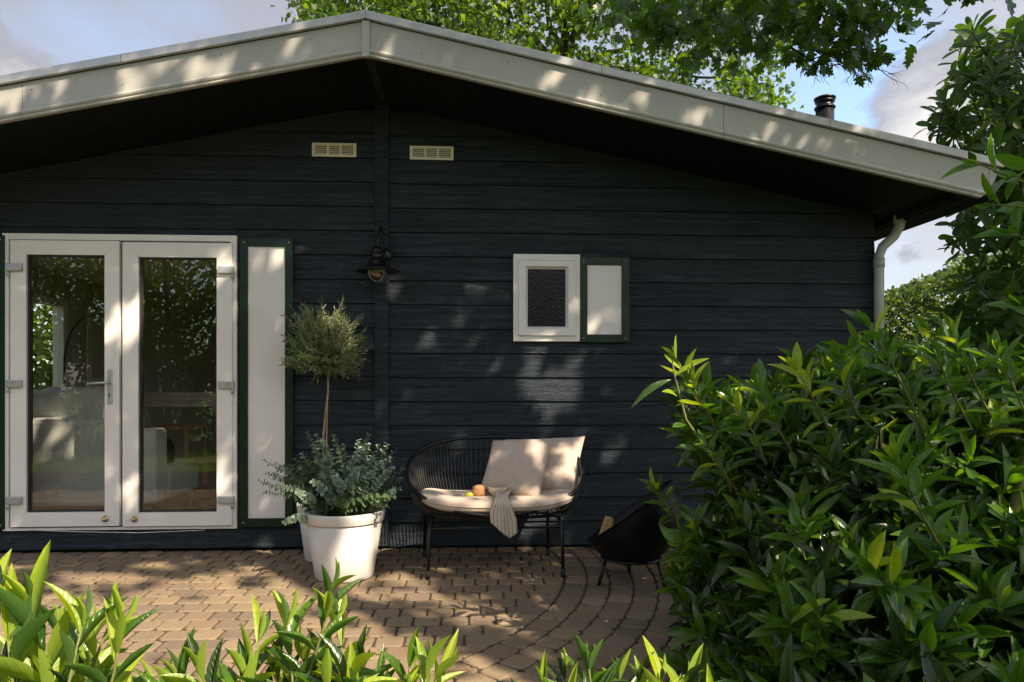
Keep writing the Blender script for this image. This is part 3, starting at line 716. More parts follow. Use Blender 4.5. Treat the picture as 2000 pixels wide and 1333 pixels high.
# shutters
def shutter(x0, x1, z0, z1, fw, fwb, name='shutter'):
    g = O(name, MB().box(x0, x0 + fw, -.052, -.022, z0, z1, .003).box(x1 - fw, x1, -.052, -.022, z0, z1, .003).box(x0 + fw, x1 - fw, -.050, -.022, z0, z0 + fwb, .002).box(x0 + fw, x1 - fw, -.050, -.022, z1 - fwb, z1, .002), 'green', house)
    O('panel', MB().box(x0 + fw, x1 - fw, -.038, -.024, z0 + fwb, z1 - fwb), 'panel', g)
    for sx in (x0 + fw * .5, x1 - fw * .5):
        for sz in (z0 + fwb * .5, z1 - fwb * .5):
            O('screw', MB().lathe([(.0001, .004), (.004, .003), (.006, 0)], 8, (sx, -.052, sz), Matrix.Rotation(R(90), 3, 'X')), 'hinge', g)
a = P(468, 1030, -.05); b = P(572, 466, -.05); shutter(a.x, b.x, a.z, b.z, .058, .062)
shutter(P(-140, 700, -.05).x, P(9, 700, -.05).x, a.z, b.z, .058, .062)
a = P(1133, 669, -.05); b = P(1229, 503, -.05); shutter(a.x, b.x, a.z, b.z, .056, .060)
# french doors
fr = O('door_frame', MB().box(dL, dL + .045, -.045, .06, dB, dT, .002).box(dR - .045, dR, -.045, .06, dB, dT, .002).box(dL + .045, dR - .045, -.043, .06, dT - .045, dT, .002).box(dL + .045, dR - .045, -.043, .06, dB, dB + .020, .002), 'upvc', house)
def pf(px, py, Y=-.06): return P(px, py, Y)
def door(x0, x1, z0, z1, gx0, gx1, gz0, gz1, hx, name='door'):
    yf, yb = -.066, -.005; mb = MB()
    # mitred frame
    for q in (((x0, z0), (x1, z0), (gx1, gz0), (gx0, gz0)), ((x1, z0), (x1, z1), (gx1, gz1), (gx1, gz0)), ((x1, z1), (x0, z1), (gx0, gz1), (gx1, gz1)), ((x0, z1), (x0, z0), (gx0, gz0), (gx0, gz1))):
        cx = sum(p[0] for p in q) / 4; cz = sum(p[1] for p in q) / 4; q2 = []
        for (xx, zz) in q: q2.append((xx + (.0006 if cx > xx else -.0006), zz + (.0006 if cz > zz else -.0006)))
        mb.prism(q2, yf, yb)
    d = O(name, mb, 'upvc', house)
    e = .012
    O('glazing_bead', MB().box(gx0, gx0 + e, yf + .018, yb, gz0, gz1).box(gx1 - e, gx1, yf + .018, yb, gz0, gz1).box(gx0 + e, gx1 - e, yf + .018, yb, gz0, gz0 + e).box(gx0 + e, gx1 - e, yf + .018, yb, gz1 - e, gz1), 'rubber', d)
    O('pane', MB().box(gx0 + .004, gx1 - .004, yf + .030, yf + .034, gz0 + .004, gz1 - .004), 'glass', d)
    return d
g0 = lambda px, py: P(px, py, -.066)
lx0, lx1 = g0(20, 700).x, g0(233, 700).x; rx0, rx1 = g0(239, 700).x, g0(453, 700).x
dl = door(lx0, lx1, g0(120, 1029).z, g0(120, 470).z, g0(51, 0).x, g0(204, 0).x, g0(120, 1001).z, g0(120, 498).z, 0)
dr = door(rx0, rx1, g0(340, 1028).z, g0(340, 474).z, g0(270, 0).x, g0(423, 0).x, g0(340, 1001).z, g0(340, 503).z, 0)
O('seal', MB().box(lx1 + .001, rx0 - .001, -.03, .05, dB + .03, dT - .05), 'rubber', fr)
for d, xs, side in ((dl, (14, 45), -1), (dr, (427, 458), 1)):
    for py in (524, 750, 976):
        if side > 0: py += 2
        x0, x1 = g0(xs[0], 0).x, g0(xs[1], 0).x; z = P(200, py, -.07).z
        hb = O('hinge', MB().box(x0, x1, -.092, -.064, z - .026, z + .026, .004), 'hinge', d)
        hx = x0 + .012 if side < 0 else x1 - .012
        O('hinge_pin', MB().tube([(hx, -.078, z - .026), (hx, -.078, z - .065)], .010, 12), 'hinge', d)
hp = g0(215, 0).x; z0, z1 = g0(215, 790).z, g0(215, 722).z
hh = O('handle_plate', MB().box(hp - .017, hp + .017, -.078, -.064, z0, z1, .006), 'hinge', dl)
zc = g0(200, 748).z
O('handle', MB().tube([(hp, -.07, zc), (hp, -.115, zc), (hp - .02, -.125, zc), (g0(178, 0).x, -.122, zc - .008)], [.011, .011, .010, .008], 12), 'hinge', dl)
O('keyhole', MB().box(hp - .004, hp + .004, -.080, -.077, z0 + .05, z0 + .075), 'rubber', dl)
for d, px in ((dl, 206), (dr, 263)):
    q = g0(px, 1014); Rx = Matrix.Rotation(R(90), 3, 'X')
    O('floor_bolt', MB().lathe([(.0001, .034), (.010, .032), (.015, .024), (.012, .014), (.019, .012), (.024, .006), (.024, 0)], 18, (q.x, -.066, q.z), Rx), 'brass', d)
cable = MB().tube([P(60, 1036, -.05), P(150, 1039, -.07), P(270, 1041, -.07), P(400, 1036, -.05)], .0022, 6); O('door_cable', cable, 'upvc', fr)
# small window
def window(x0, x1, z0, z1):
    Wf = .050; mb = MB().box(x0, x0 + Wf, -.050, .04, z0, z1, .003).box(x1 - Wf, x1, -.050, .04, z0, z1, .003).box(x0 + Wf, x1 - Wf, -.048, .04, z1 - Wf, z1, .003).box(x0 + Wf, x1 - Wf, -.048, .04, z0, z0 + Wf, .003)
    wd_ = O('window', mb, 'upvc', house); e = .040
    a0, a1, b0, b1 = x0 + e, x1 - e, z0 + e + .004, z1 - e - .004; S1 = .050
    mb = MB()
    for q in (((a0, b0), (a1, b0), (a1 - S1, b0 + S1), (a0 + S1, b0 + S1)), ((a1, b0), (a1, b1), (a1 - S1, b1 - S1), (a1 - S1, b0 + S1)), ((a1, b1), (a0, b1), (a0 + S1, b1 - S1), (a1 - S1, b1 - S1)), ((a0, b1), (a0, b0), (a0 + S1, b0 + S1), (a0 + S1, b1 - S1))):
        mb.prism(q, -.068, -.030)
    O('sash', mb, 'upvc', wd_)
    a0 += S1; a1 -= S1; b0 += S1; b1 -= S1; t = .018; mb = MB()
    o_ = [(a0, b0), (a1, b0), (a1, b1), (a0, b1)]; i_ = [(a0 + t, b0 + t), (a1 - t, b0 + t), (a1 - t, b1 - t), (a0 + t, b1 - t)]
    V = [(x, -.060, z) for x, z in o_] + [(x, -.036, z) for x, z in i_] + [(x, -.02, z) for x, z in i_] + [(x, -.02, z) for x, z in o_]; F = []
    for r_ in range(3): F += [(r_ * 4 + i, r_ * 4 + (i + 1) % 4, r_ * 4 + 4 + (i + 1) % 4, r_ * 4 + 4 + i) for i in range(4)]
    O('glazing_bead', MB().add(V, F), 'upvc', wd_)
    O('pane', MB().box(a0 + t - .003, a1 - t + .003, -.030, -.026, b0 + t - .003, b1 - t + .003), 'glass2', wd_)
    O('trim_bead', MB().box(x0 + .036, x1 - .036, -.074, -.068, z1 - e - .010, z1 - e + .0, .001), 'upvc', wd_)
window(wL, wR, wB, wT)

# ------------------------------------------------------------------ wall lamp
lp = P(737, 525, -.22); lm = thing('wall_lamp', 'black metal barn lamp on swan neck arm, mounted on the wall batten', 'lamp', (lp.x, -.035, lp.z))
wx = P(752, 0, -.04).x; wz = P(758, 498, -.04).z
O('back_plate', MB().lathe([(.0001, .022), (.030, .020), (.046, .012), (.050, .0)], 24, (wx, -.036, wz), Matrix.Rotation(R(90), 3, 'X')), 'blackmetal', lm)
zT = P(743, 446, -.13).z; zN = P(738, 484, -.22).z
ap = [(wx, -.045, wz)]
for i in range(15):
    a = math.pi * i / 14; f = i / 14
    ap.append((wx + (lp.x - wx) * f, -.075 - (.22 - .075) * f, (wz + .03) * (1 - f) + zN * f + math.sin(a) * (zT - (zN + wz + .03) / 2)))
ap.append((lp.x, -.22, zN - .02)); O('arm', MB().tube(ap, .0095, 12), 'blackmetal', lm)
Z = lambda py: P(737, py, -.22).z; pxm = 1 / 270 * 1.0
prof = [(.001, Z(482)), (.016, Z(481)), (.030, Z(483)), (.041, Z(487)), (.047, Z(492)), (.047, Z(493.5)), (.041, Z(494)), (.041, Z(505)), (.048, Z(506)), (.054, Z(508)), (.060, Z(511)), (.066, Z(514)), (.070, Z(518)), (.078, Z(520)), (.1, Z(523)), (.150, Z(529)), (.152, Z(531)), (.1, Z(527)), (.06, Z(525)), (.045, Z(521)), (.02, Z(516)), (.001, Z(515))]
O('lamp_shade', MB().lathe(prof, 40, (lp.x, -.22, 0)), 'blackmetal', lm)
gz0, gz1 = Z(524), Z(549)
O('glass_jar', MB().lathe([(.074, gz0), (.077, gz0 - .02), (.072, gz0 - .045), (.060, gz0 - .068), (.040, gz0 - .084), (.015, gz0 - .091), (.001, gz0 - .093)], 28, (lp.x, -.22, 0)), 'bulbglass', lm)
O('bulb', MB().lathe([(.012, gz0 + .01), (.014, gz0 - .012), (.026, gz0 - .03), (.031, gz0 - .048), (.024, gz0 - .066), (.001, gz0 - .074)], 20, (lp.x, -.22, 0)), 'filament', lm)
for i in range(4):
    a = math.pi / 4 + i * math.pi / 2; q = []
    for r_, z_ in ((.078, gz0), (.081, gz0 - .022), (.076, gz0 - .047), (.063, gz0 - .071), (.042, gz0 - .088), (.0, gz0 - .097)): q.append((lp.x + r_ * math.cos(a), -.22 + r_ * math.sin(a), z_))
    O('guard_wire', MB().tube(q, .0022, 6), 'hinge', lm)

# ------------------------------------------------------------------ pots and plants
def pot(name, label, c, r, h, rb):
    t = thing(name, label, 'plant pot', (c[0], c[1], 0), 'white round planters')
    b = h * .145
    O('pot_body', MB().lathe([(.001, .004), (rb - .004, .004), (rb, .010), (r * .93, h - b - .004), (r * .93 - .012, h - b), (r * .8, h - b), (r * .6, h * .3), (.001, h * .3)], 64, (c[0], c[1], 0)), 'pot', t)
    O('rim', MB().lathe([(r * .93 - .002, h - b - .002), (r * .955, h - b - .006), (r * .965, h - b), (r, h - .010), (r - .003, h - .002), (r - .010, h), (r - .022, h), (r - .028, h - .008), (r * .93 - .03, h - b)], 64, (c[0], c[1], 0)), 'pot', t)
    s_ = O('soil', MB().lathe([(.001, h - .035), (r * .5, h - .04), (r - .03, h - .045)], 32, (c[0], c[1], 0)), 'soil', t)
    return t
pA = P(673, 1000, -.77); pB = P(640, 1000, -.30)
pot('planter', 'large white round pot holding the bushy eucalyptus, standing in front', (pA.x, -.77), .258, .425, .183)
pot('planter', 'smaller white pot half hidden behind, holding the olive tree', (pB.x, -.30), .212, .40, .155)
# eucalyptus
eu = thing('eucalyptus_plant', 'bushy blue grey eucalyptus with round leaves in front white pot', 'plant', (pA.x, -.77, .385))
L = Leaves(); tw = MB()
def euc(tip, n=22, m=0, lw=.034):
    base = Vector((pA.x + rng.normal(0, .05), -.77 + rng.normal(0, .05), .385)); tip = Vector(tip)
    mid = (base + tip) / 2 + Vector((0, 0, .10 * (tip - base).length)) + rv(.02)
    cu = lambda t: base * (1 - t) ** 2 + mid * 2 * t * (1 - t) + tip * t * t
    tw.tube([cu(t) for t in (0, .25, .5, .75, 1)], [.004, .0035, .003, .002, .0012], 5)
    ph = rng.random() * 6.28
    for i in range(n):
        t = .28 + .72 * i / (n - 1); p = cu(t); ax = (cu(min(1, t + .02)) - cu(t - .02)).normalized(); u = ax.orthogonal().normalized(); q = ax.cross(u)
        k = 1.15 - .55 * max(0, t - .6) / .4
        for sg in (0, math.pi):
            a = ph + i * 1.57 + sg; d = u * math.cos(a) + q * math.sin(a) + ax * .35 + rv(.15)
            s_ = lw * k * rng.uniform(.75, 1.2); L.add(p, d, ax + rv(.25), s_, s_ * .95, m)
def pT(px, py, dy): return P(px, py, -.77 + dy)
for a in [(512, 898, -.05), (516, 962, -.12), (540, 905, .05), (556, 1020, -.3), (600, 845, .05), (618, 850, -.05), (650, 850, .1), (590, 885, -.1), (560, 925, -.1), (740, 870, .05), (756, 868, -.05), (775, 880, .1), (786, 935, 0), (770, 960, -.15), (730, 895, -.15), (700, 880, -.2), (670, 870, -.1), (636, 895, -.2), (545, 950, -.2), (520, 925, 0), (700, 915, -.28), (655, 930, -.3), (610, 940, -.3), (580, 960, -.3), (630, 862, 0), (612, 870, -.1), (645, 880, -.2), (720, 868, -.05), (765, 895, -.1), (690, 900, -.1), (535, 925, -.1), (575, 895, .05), (790, 915, .0), (745, 905, -.2), (782, 955, -.1), (720, 850, .1), (765, 915, -.22), (700, 860, 0), (505, 940, -.05)]:
    euc(pT(*a), 24, 0)
for i in range(34):
    px = rng.uniform(550, 770); py = rng.uniform(890, 985) + abs(px - 660) * .1; euc(pT(px, py, rng.uniform(-.27, .2)), 16, int(rng.random() < .6), .036)
O('stem', tw, 'twig', eu); build_leaves(eu, L, 'round', ['euca', 'euca_dark'])
# olive
ol = thing('olive_tree', 'small standard olive tree with ball crown and thin pale trunk', 'tree', (pB.x, -.30, .365))
st = [Vector((P(634, 0, -.3).x, -.3, .365)), P(632, 850, -.3), P(637, 800, -.3), P(641, 765, -.3), P(640, 700, -.3)]
O('trunk', MB().tube(st, [.010, .009, .008, .007, .005], 10), 'stem', ol)
O('stake', MB().tube([Vector((P(636, 0, -.3).x, -.312, .37)), P(640, 770, -.312)], .003, 8), 'wood', ol)
O('tie', MB().lathe([(.016, -.004), (.018, 0), (.016, .004)], 12, P(637, 812, -.305)), 'twig', ol)
L = Leaves(); tw = MB(); oc = P(636, 690, -.3); top0 = P(640, 745, -.3)
for i in range(520):
    d = rv(1).normalized(); 
    if d.z < -.75: d.z *= .5; d.normalize()
    rad = (.27 if d.z < .3 else .30) * rng.uniform(.62, 1.1); e = oc + Vector((d.x * rad * 1.03, d.y * rad * .8, d.z * rad * .92))
    if d.z > .45 and rng.random() < .45: e += Vector((rng.normal(-.03, .05), 0, rng.uniform(.03, .15)))
    e += Vector((d.x, d.y, d.z)) * .09 * noise.noise(d * 2.2 + Vector((3, 1, 0)))
    if d.z < -.35: e.z += .05
    b0 = oc.lerp(e, rng.uniform(.25, .5)) - Vector((0, 0, .03)); mid = (b0 + e) / 2 + rv(.015)
    if i % 3 == 0: tw.tube([top0.lerp(oc, .5), b0, mid], [.004, .003, .002], 4)
    tw.tube([b0, mid, e], [.0018, .0014, .0008], 4)
    ax = (e - b0).normalized(); n = int((e - b0).length / .012)
    for j in range(n):
        t = (j + .5) / n; p = b0.lerp(e, t); L.add(p, ax * .8 + rv(.55) + Vector((0, 0, .1)), rv(1), rng.uniform(.030, .052), rng.uniform(.008, .0115))
O('twigs', tw, 'stem', ol)['kind'] = 'stuff'; build_leaves(ol, L, 'narrow', ['olive'])

# ------------------------------------------------------------------ rope bench
bc = P(967, 950, -.55); X0 = bc.x; HW = .60
bench = thing('rope_bench', 'black two seat rope bench with oval bucket back against the wall', 'bench', (X0, -.55, 0))
zback, zfront = .845, .425
def rim(t):      # t=0 right, pi/2 back, 3pi/2 front
    c_, s_ = math.cos(t), math.sin(t); ex = math.copysign(abs(c_) ** .82, c_); ey = math.copysign(abs(s_) ** .86, s_)
    y_ = -.56 + ey * .33; k = (ey + 1) / 2; return Vector((X0 + ex * HW * (1 - .03 * k), y_, zfront + (zback - zfront) * (k ** .85) - .03 * (1 - abs(ex)) * (1 - k)))
NR = 96
O('rim', MB().tube([rim(2 * math.pi * i / NR) for i in range(NR)], .0125, 10, closed=True), 'blackmetal', bench)
def sring(t):
    c_, s_ = math.cos(t), math.sin(t); return Vector((X0 + math.copysign(abs(c_) ** .75, c_) * .475, -.60 + math.copysign(abs(s_) ** .8, s_) * .24, .375))
O('seat_ring', MB().tube([sring(2 * math.pi * i / NR) for i in range(NR)], .010, 8, closed=True), 'blackmetal', bench)
ro = []
NRope = 118
for i in range(NRope):
    t = 2 * math.pi * (i + .5) / NRope; a, b = rim(t), sring(t); m_ = (a + b) / 2 + Vector(((a.x - X0) * .04, 0, -.015))
    O('rope', MB().tube([a, m_, b], .0032, 5), 'rope', bench)
for i in range(26):
    x = -.455 + .91 * i / 25; k = math.sqrt(max(0, 1 - (x / .475) ** 2)) * .235
    if k > .03: O('seat_rope', MB().tube([(X0 + x, -.60 - k, .375), (X0 + x, -.60, .368), (X0 + x, -.60 + k, .375)], .0035, 5), 'rope', bench)
fl_, frr = G(836, 1130), G(1100, 1127); bl = G(829, 1088)
for (xa, xb, yy, yt) in ((fl_.x, frr.x, -.86, -.72), (bl.x, bl.x + (frr.x - fl_.x) * 1.03, -.29, -.47)):
    for x_, sg in ((xa, 1), (xb, -1)):
        q = [(x_, yy, .0), (x_ + sg * .004, yy, .20), (x_ + sg * .008, yy + (yt - yy) * .25, .32), (x_ + sg * .018, yy + (yt - yy) * .55, .362), (x_ + sg * .05, yt, .372)]
        lg = O('leg', MB().tube([(x_, yy, .002)] + q[1:], .0115, 10), 'blackmetal', bench)
        O('foot_cap', MB().tube([(x_, yy, .0), (x_, yy, .05)], .0145, 10), 'rubber', lg)
    O('crossbar', MB().tube([(xa + .008, yy + (yt - yy) * .2, .31), (xb - .008, yy + (yt - yy) * .2, .31)], .008, 8), 'blackmetal', bench)
# seat cushion
def superpad(cx, cy, cz, hx, hy, hz, curl, name, m, lab, cat, nu=48, nv=14, px_=.55):
    V = []; F = []
    for j in range(nv + 1):
        ph = -math.pi / 2 + math.pi * j / nv; cz_ = math.sin(ph); cr = math.cos(ph)
        zz = math.copysign(abs(cz_) ** .6, cz_) * hz; rr = abs(cr) ** .35
        for i in range(nu):
            t = 2 * math.pi * i / nu; c_, s_ = math.cos(t), math.sin(t)
            x = math.copysign(abs(c_) ** px_, c_) * hx * rr; y = math.copysign(abs(s_) ** px_, s_) * hy * rr
            n_ = noise.noise(Vector((x * 6, y * 6, zz * 8 + cx))) * .006
            V.append((cx + x, cy + y, cz + zz + curl * (abs(x) / hx) ** 3 + n_))
    for j in range(nv):
        for i in range(nu): F.append((j * nu + i, j * nu + (i + 1) % nu, (j + 1) * nu + (i + 1) % nu, (j + 1) * nu + i))
    F += [tuple(range(nu))[::-1], tuple(nv * nu + i for i in range(nu))]
    return tag(O(name, MB().add(V, F, True), m), lab, cat)
superpad(X0 + .01, -.625, .445, .505, .272, .045, .050, 'seat_cushion', 'linen2', 'long beige seat pad lying on the rope bench', 'cushion')
O('piping', MB().tube([(X0 + .01 + math.copysign(abs(math.cos(t)) ** .55, math.cos(t)) * .507, -.625 + math.copysign(abs(math.sin(t)) ** .55, math.sin(t)) * .274, .45 + .05 * abs(math.cos(t)) ** 1.65) for t in [2 * math.pi * i / 64 for i in range(64)]], .0035, 5, closed=True), 'linen', bpy.data.objects['seat_cushion'])
def pillow(corners, th, lab, name='pillow'):
    """square scatter pillow from four world corners (bl, br, tr, tl)"""
    c = [Vector(p) for p in corners]; n = 26; nrm = (c[1] - c[0]).cross(c[3] - c[0]).normalized()
    V = []; F = []
    for side in (1, -1):
        for j in range(n + 1):
            for i in range(n + 1):
                u, v = i / n, j / n; a, b = 2 * u - 1, 2 * v - 1
                # edges pull in between the corners
                pin = .045; uu = .5 + .5 * a * (1 - pin * (1 - b * b)); vv = .5 + .5 * b * (1 - pin * (1 - a * a))
                p = c[0] * (1 - uu) * (1 - vv) + c[1] * uu * (1 - vv) + c[2] * uu * vv + c[3] * (1 - uu) * vv
                pf_ = max(0, (1 - a * a) * (1 - b * b)) ** .42
                wr = noise.noise(Vector((u * 4 + side, v * 4, 3.1))) * .012 + noise.noise(Vector((u * 11, v * 9 + side * 3, 1.7))) * .005 + abs(math.sin((u - v) * 5 + side)) * .006
                V.append(p + nrm * side * (th * pf_ + wr * min(1, pf_ * 2)))
    m = (n + 1) ** 2
    for s_ in (0, 1):
        for j in range(n):
            for i in range(n):
                q = [s_ * m + j * (n + 1) + i, s_ * m + j * (n + 1) + i + 1, s_ * m + (j + 1) * (n + 1) + i + 1, s_ * m + (j + 1) * (n + 1) + i]; F.append(tuple(q if s_ == 0 else q[::-1]))
    mb = MB().add(V, F, True); o = O(name, mb, 'linen')
    bm = bmesh.new(); bm.from_mesh(o.data); bmesh.ops.remove_doubles(bm, verts=bm.verts[:], dist=.0004); bmesh.ops.recalc_face_normals(bm, faces=bm.faces[:]); bm.to_mesh(o.data); bm.free()
    return tag(o, lab, 'pillow', 'beige square pillows on the bench')
pillow([P(936, 958, -.63), P(1054, 978, -.72), P(1080, 857, -.46), P(962, 860, -.40)], .08, 'beige square pillow in front, leaning against the other one')
pillow([P(1036, 962, -.50), P(1122, 965, -.60), P(1143, 852, -.36), P(1024, 858, -.26)], .075, 'beige square pillow behind, at the right end of the bench')
# things on the seat
Zs = .486
cx_ = P(972, 0, -.68).x
cup = thing('bowl', 'cream stoneware bowl with a wooden spoon, on the bench cushion', 'bowl', (cx_, -.68, Zs))
O('bowl_body', MB().lathe([(.001, Zs + .002), (.036, Zs + .002), (.040, Zs + .012), (.060, Zs + .034), (.068, Zs + .064), (.064, Zs + .066), (.054, Zs + .036), (.001, Zs + .016)], 40, (cx_, -.68, 0)), 'ceramic', cup)
tag(O('wooden_spoon', MB().tube([(cx_ + .005, -.68, Zs + .024), (cx_ + .055, -.675, Zs + .075), tuple(P(1001, 944, -.67))], [.007, .006, .009], 8), 'wood'), 'yellow wooden spoon sticking up out of the bowl', 'spoon')
bx = P(934, 0, -.665).x
def blob(cx, cy, cz, sx, sy, sz, seed, amp=.12, n=14, p=1):
    V = []; F = []
    for j in range(n + 1):
        ph = math.pi * j / n
        for i in range(n * 2):
            t = math.pi * i / n; d = Vector((math.sin(ph) * math.cos(t), math.sin(ph) * math.sin(t), math.cos(ph))); k = 1 + amp * noise.noise(d * 1.7 + Vector((seed, 0, 0)))
            d = Vector([math.copysign(abs(q) ** p, q) for q in d]); V.append((cx + d.x * sx * k, cy + d.y * sy * k, cz + d.z * sz * k))
    for j in range(n):
        for i in range(2 * n): F.append((j * 2 * n + i, j * 2 * n + (i + 1) % (2 * n), (j + 1) * 2 * n + (i + 1) % (2 * n), (j + 1) * 2 * n + i))
    return MB().add(V, F, True)
tag(O('bread_roll', blob(bx, -.70, Zs + .040, .044, .034, .040, 3, .15, p=.75), 'bread'), 'brown bread roll beside the cream bowl on the bench', 'bread')
tag(O('lemon', blob(P(916, 0, -.72).x, -.725, Zs + .018, .030, .020, .018, 5, .1), 'lemon'), 'yellow green lemon lying left of the bread', 'fruit')
# napkin hanging over the front edge
V = []; F = []; uv = []; n = 22; m = 34
pa = [P(952, 968, -.70), P(1012, 968, -.66)]
path = lambda v: None
for j in range(m + 1):
    v = j / m
    for i in range(n + 1):
        u = i / n; s_ = 2 * u - 1
        if v < .4:
            k = v / .4; cy_ = -.64 - .20 * k; cz_ = Zs + .040 - .005 * k + .012 * math.sin(u * 7 + v * 9) * (1 - k * .4); hw = .060 - .022 * k; cx0 = P(985, 0, -.66).x - .02 * k
        else:
            k = (v - .4) / .6; cy_ = -.86 - .060 * math.sin(min(1, k * 4) * 1.57); cz_ = Zs + .03 - .19 * k - .0; hw = .038 + .045 * min(1, k * 1.6); cx0 = P(980, 0, -.87).x - .0 * k
            if k > .45: pass
            cz_ -= (1 - abs(s_ - .45)) * .07 * k ; cx0 += .012 * k
            cy_ += .009 * math.sin(u * 9 + 1) * (.4 + k)
        V.append((cx0 + s_ * hw, cy_, cz_)); uv.append((u, v))
for j in range(m):
    for i in range(n): F.append((j * (n + 1) + i, j * (n + 1) + i + 1, (j + 1) * (n + 1) + i + 1, (j + 1) * (n + 1) + i))
nap = O('napkin', MB().add(V, F, True), 'napkin'); u_ = nap.data.uv_layers.new()
u_.data.foreach_set('uv', np.array([uv[l.vertex_index] for l in nap.data.loops]).ravel()); tag(nap, 'cream striped tea towel hanging over the front of the bench', 'napkin')
so_ = nap.modifiers.new('thickness', 'SOLIDIFY'); so_.thickness = .003

# ------------------------------------------------------------------ fire bowl
fb = thing('fire_bowl', 'tilted black steel fire bowl on thin legs beside the laurel hedge', 'fire bowl', (P(1225, 0, -1.0).x, -1.0, 0))
bcn = P(1232, 1002, -1.0); ang = math.atan2(1065 - 950, 1310 - 1147)   # rim line tilt in the picture
axis = Vector((-math.sin(ang), .20, math.cos(ang))).normalized(); Mt = axis.to_track_quat('Z', 'Y').to_matrix(); BR = .318
prof = []
for i in range(15):
    a = math.pi / 2 * i / 14; prof.append((max(.001, BR * math.sin(a)), -BR * .98 * math.cos(a)))
prof += [(BR, .012), (BR + .010, .014), (BR + .010, .020), (BR - .004, .020)]
for i in range(13, -1, -1):
    a = math.pi / 2 * i / 14; prof.append((max(.001, (BR - .006) * math.sin(a)), -(BR - .006) * .98 * math.cos(a)))
O('bowl', MB().lathe(prof, 64, bcn, Mt), 'bowl', fb)
rz = P(1225, 1100, -1.12).z + .01; rad_ = math.sqrt(max(.01, BR * BR - (bcn.z - rz) ** 2)) + .012
O('support_ring', MB().tube([(bcn.x + rad_ * math.cos(t), bcn.y + rad_ * math.sin(t), rz) for t in [2 * math.pi * i / 48 for i in range(48)]], .010, 8, closed=True), 'blackmetal', fb)
for i in range(3):
    a = R(200) + i * 2 * math.pi / 3; c0 = (bcn.x + rad_ * math.cos(a), bcn.y + rad_ * math.sin(a), rz)
    O('leg', MB().tube([c0, (bcn.x + (rad_ + .05) * math.cos(a), bcn.y + (rad_ + .05) * math.sin(a), .002)], .011, 10), 'blackmetal', fb)
# stitching wire around the rim
for i in range(5):
    a = R(150) + i * .16
    pr_ = lambda r_, z_: bcn + Mt @ Vector((r_ * math.cos(a), r_ * math.sin(a), z_))
    O('rim_rivet', MB().tube([pr_(BR + .008, -.03), pr_(BR + .012, .02)], .004, 6), 'hinge', fb)
lg = P(1192, 1030, -1.0)
tag(O('firewood', MB().add([p + Vector((0, dy, 0)) for dy in (-.03, .03) for p in (P(1170, 1050, -1.0), P(1185, 1062, -1.0), P(1197, 1013, -1.0), P(1184, 1009, -1.0))], [(0, 1, 2, 3), (7, 6, 5, 4), (0, 4, 5, 1), (1, 5, 6, 2), (2, 6, 7, 3), (3, 7, 4, 0)]), 'wood'), 'split piece of pale firewood in the black bowl', 'firewood')

# ------------------------------------------------------------------ inside the room
def rbox(x0, x1, y0, y1, z0, z1, b=.04): return MB().box(x0, x1, y0, y1, z0, z1, b)
sfx0 = XL + .35; a1 = P(212, 0, .62).x; a2 = P(343, 0, 1.0).x
sofa = thing('sofa', 'pale grey corner sofa behind the glass doors', 'sofa', ((sfx0 + a2) / 2, 1.1, .1))
O('backrest', rbox(sfx0, a1, .62, .84, .22, P(120, 818, .62).z), 'sofa', sofa)
O('back_cushion', blob((sfx0 + .6), .92, P(120, 800, .9).z, .5, .12, .17, 2, .15, p=.6), 'sofa', sofa); O('back_cushion', blob(a1 - .38, .92, P(120, 795, .9).z, .36, .12, .17, 8, .15, p=.6), 'sofa', sofa)
O('seat', rbox(sfx0, a2, .86, 1.55, .24, .52), 'sofa', sofa); O('chaise', rbox(a1 + .012, a2, .62, .85, .24, P(300, 838, .7).z, .03), 'sofa', sofa)
O('armrest', rbox(sfx0 - .18, sfx0 - .002, .62, 1.55, .24, .66), 'sofa', sofa)
for x_ in (sfx0 + .05, a1, a2 - .08):
    for y_ in (.70, 1.45): O('leg', MB().tube([(x_, y_, .101), (x_, y_, .245)], .018, 8), 'blackmetal', sofa)
tag(O('throw_pillow', blob(a2 - .32, 1.18, .60, .21, .10, .17, 4, .12, p=.6), 'soil'), 'dark throw pillow on the chaise of the sofa', 'pillow')
tag(O('throw_pillow', blob(a1 - .9, 1.06, 1.0, .24, .10, .17, 9, .12, p=.6), 'linen'), 'beige throw pillow against the back of the sofa', 'pillow')
al = thing('arc_lamp', 'thin black arched floor lamp behind the sofa by the curtain', 'lamp', (P(125, 0, 1.7).x, 1.7, .1))
q = [P(124, 900, 1.7), P(125, 770, 1.7), P(126, 700, 1.7), P(130, 670, 1.7), P(140, 645, 1.7), P(155, 627, 1.7), P(175, 617, 1.7), P(205, 616, 1.7), P(240, 630, 1.7)]; q[0].z = .11
O('lamp_post', MB().tube(q, .011, 8), 'blackmetal', al); O('lamp_base', MB().lathe([(.001, .101), (.16, .101), (.16, .12), (.001, .125)], 24, (q[0].x, 1.7, 0)), 'blackmetal', al)
O('lamp_shade', MB().lathe([(.001, .12), (.06, .11), (.13, .0), (.125, .0), (.05, .10)], 24, q[-1] - Vector((0, 0, .12))), 'blackmetal', al)
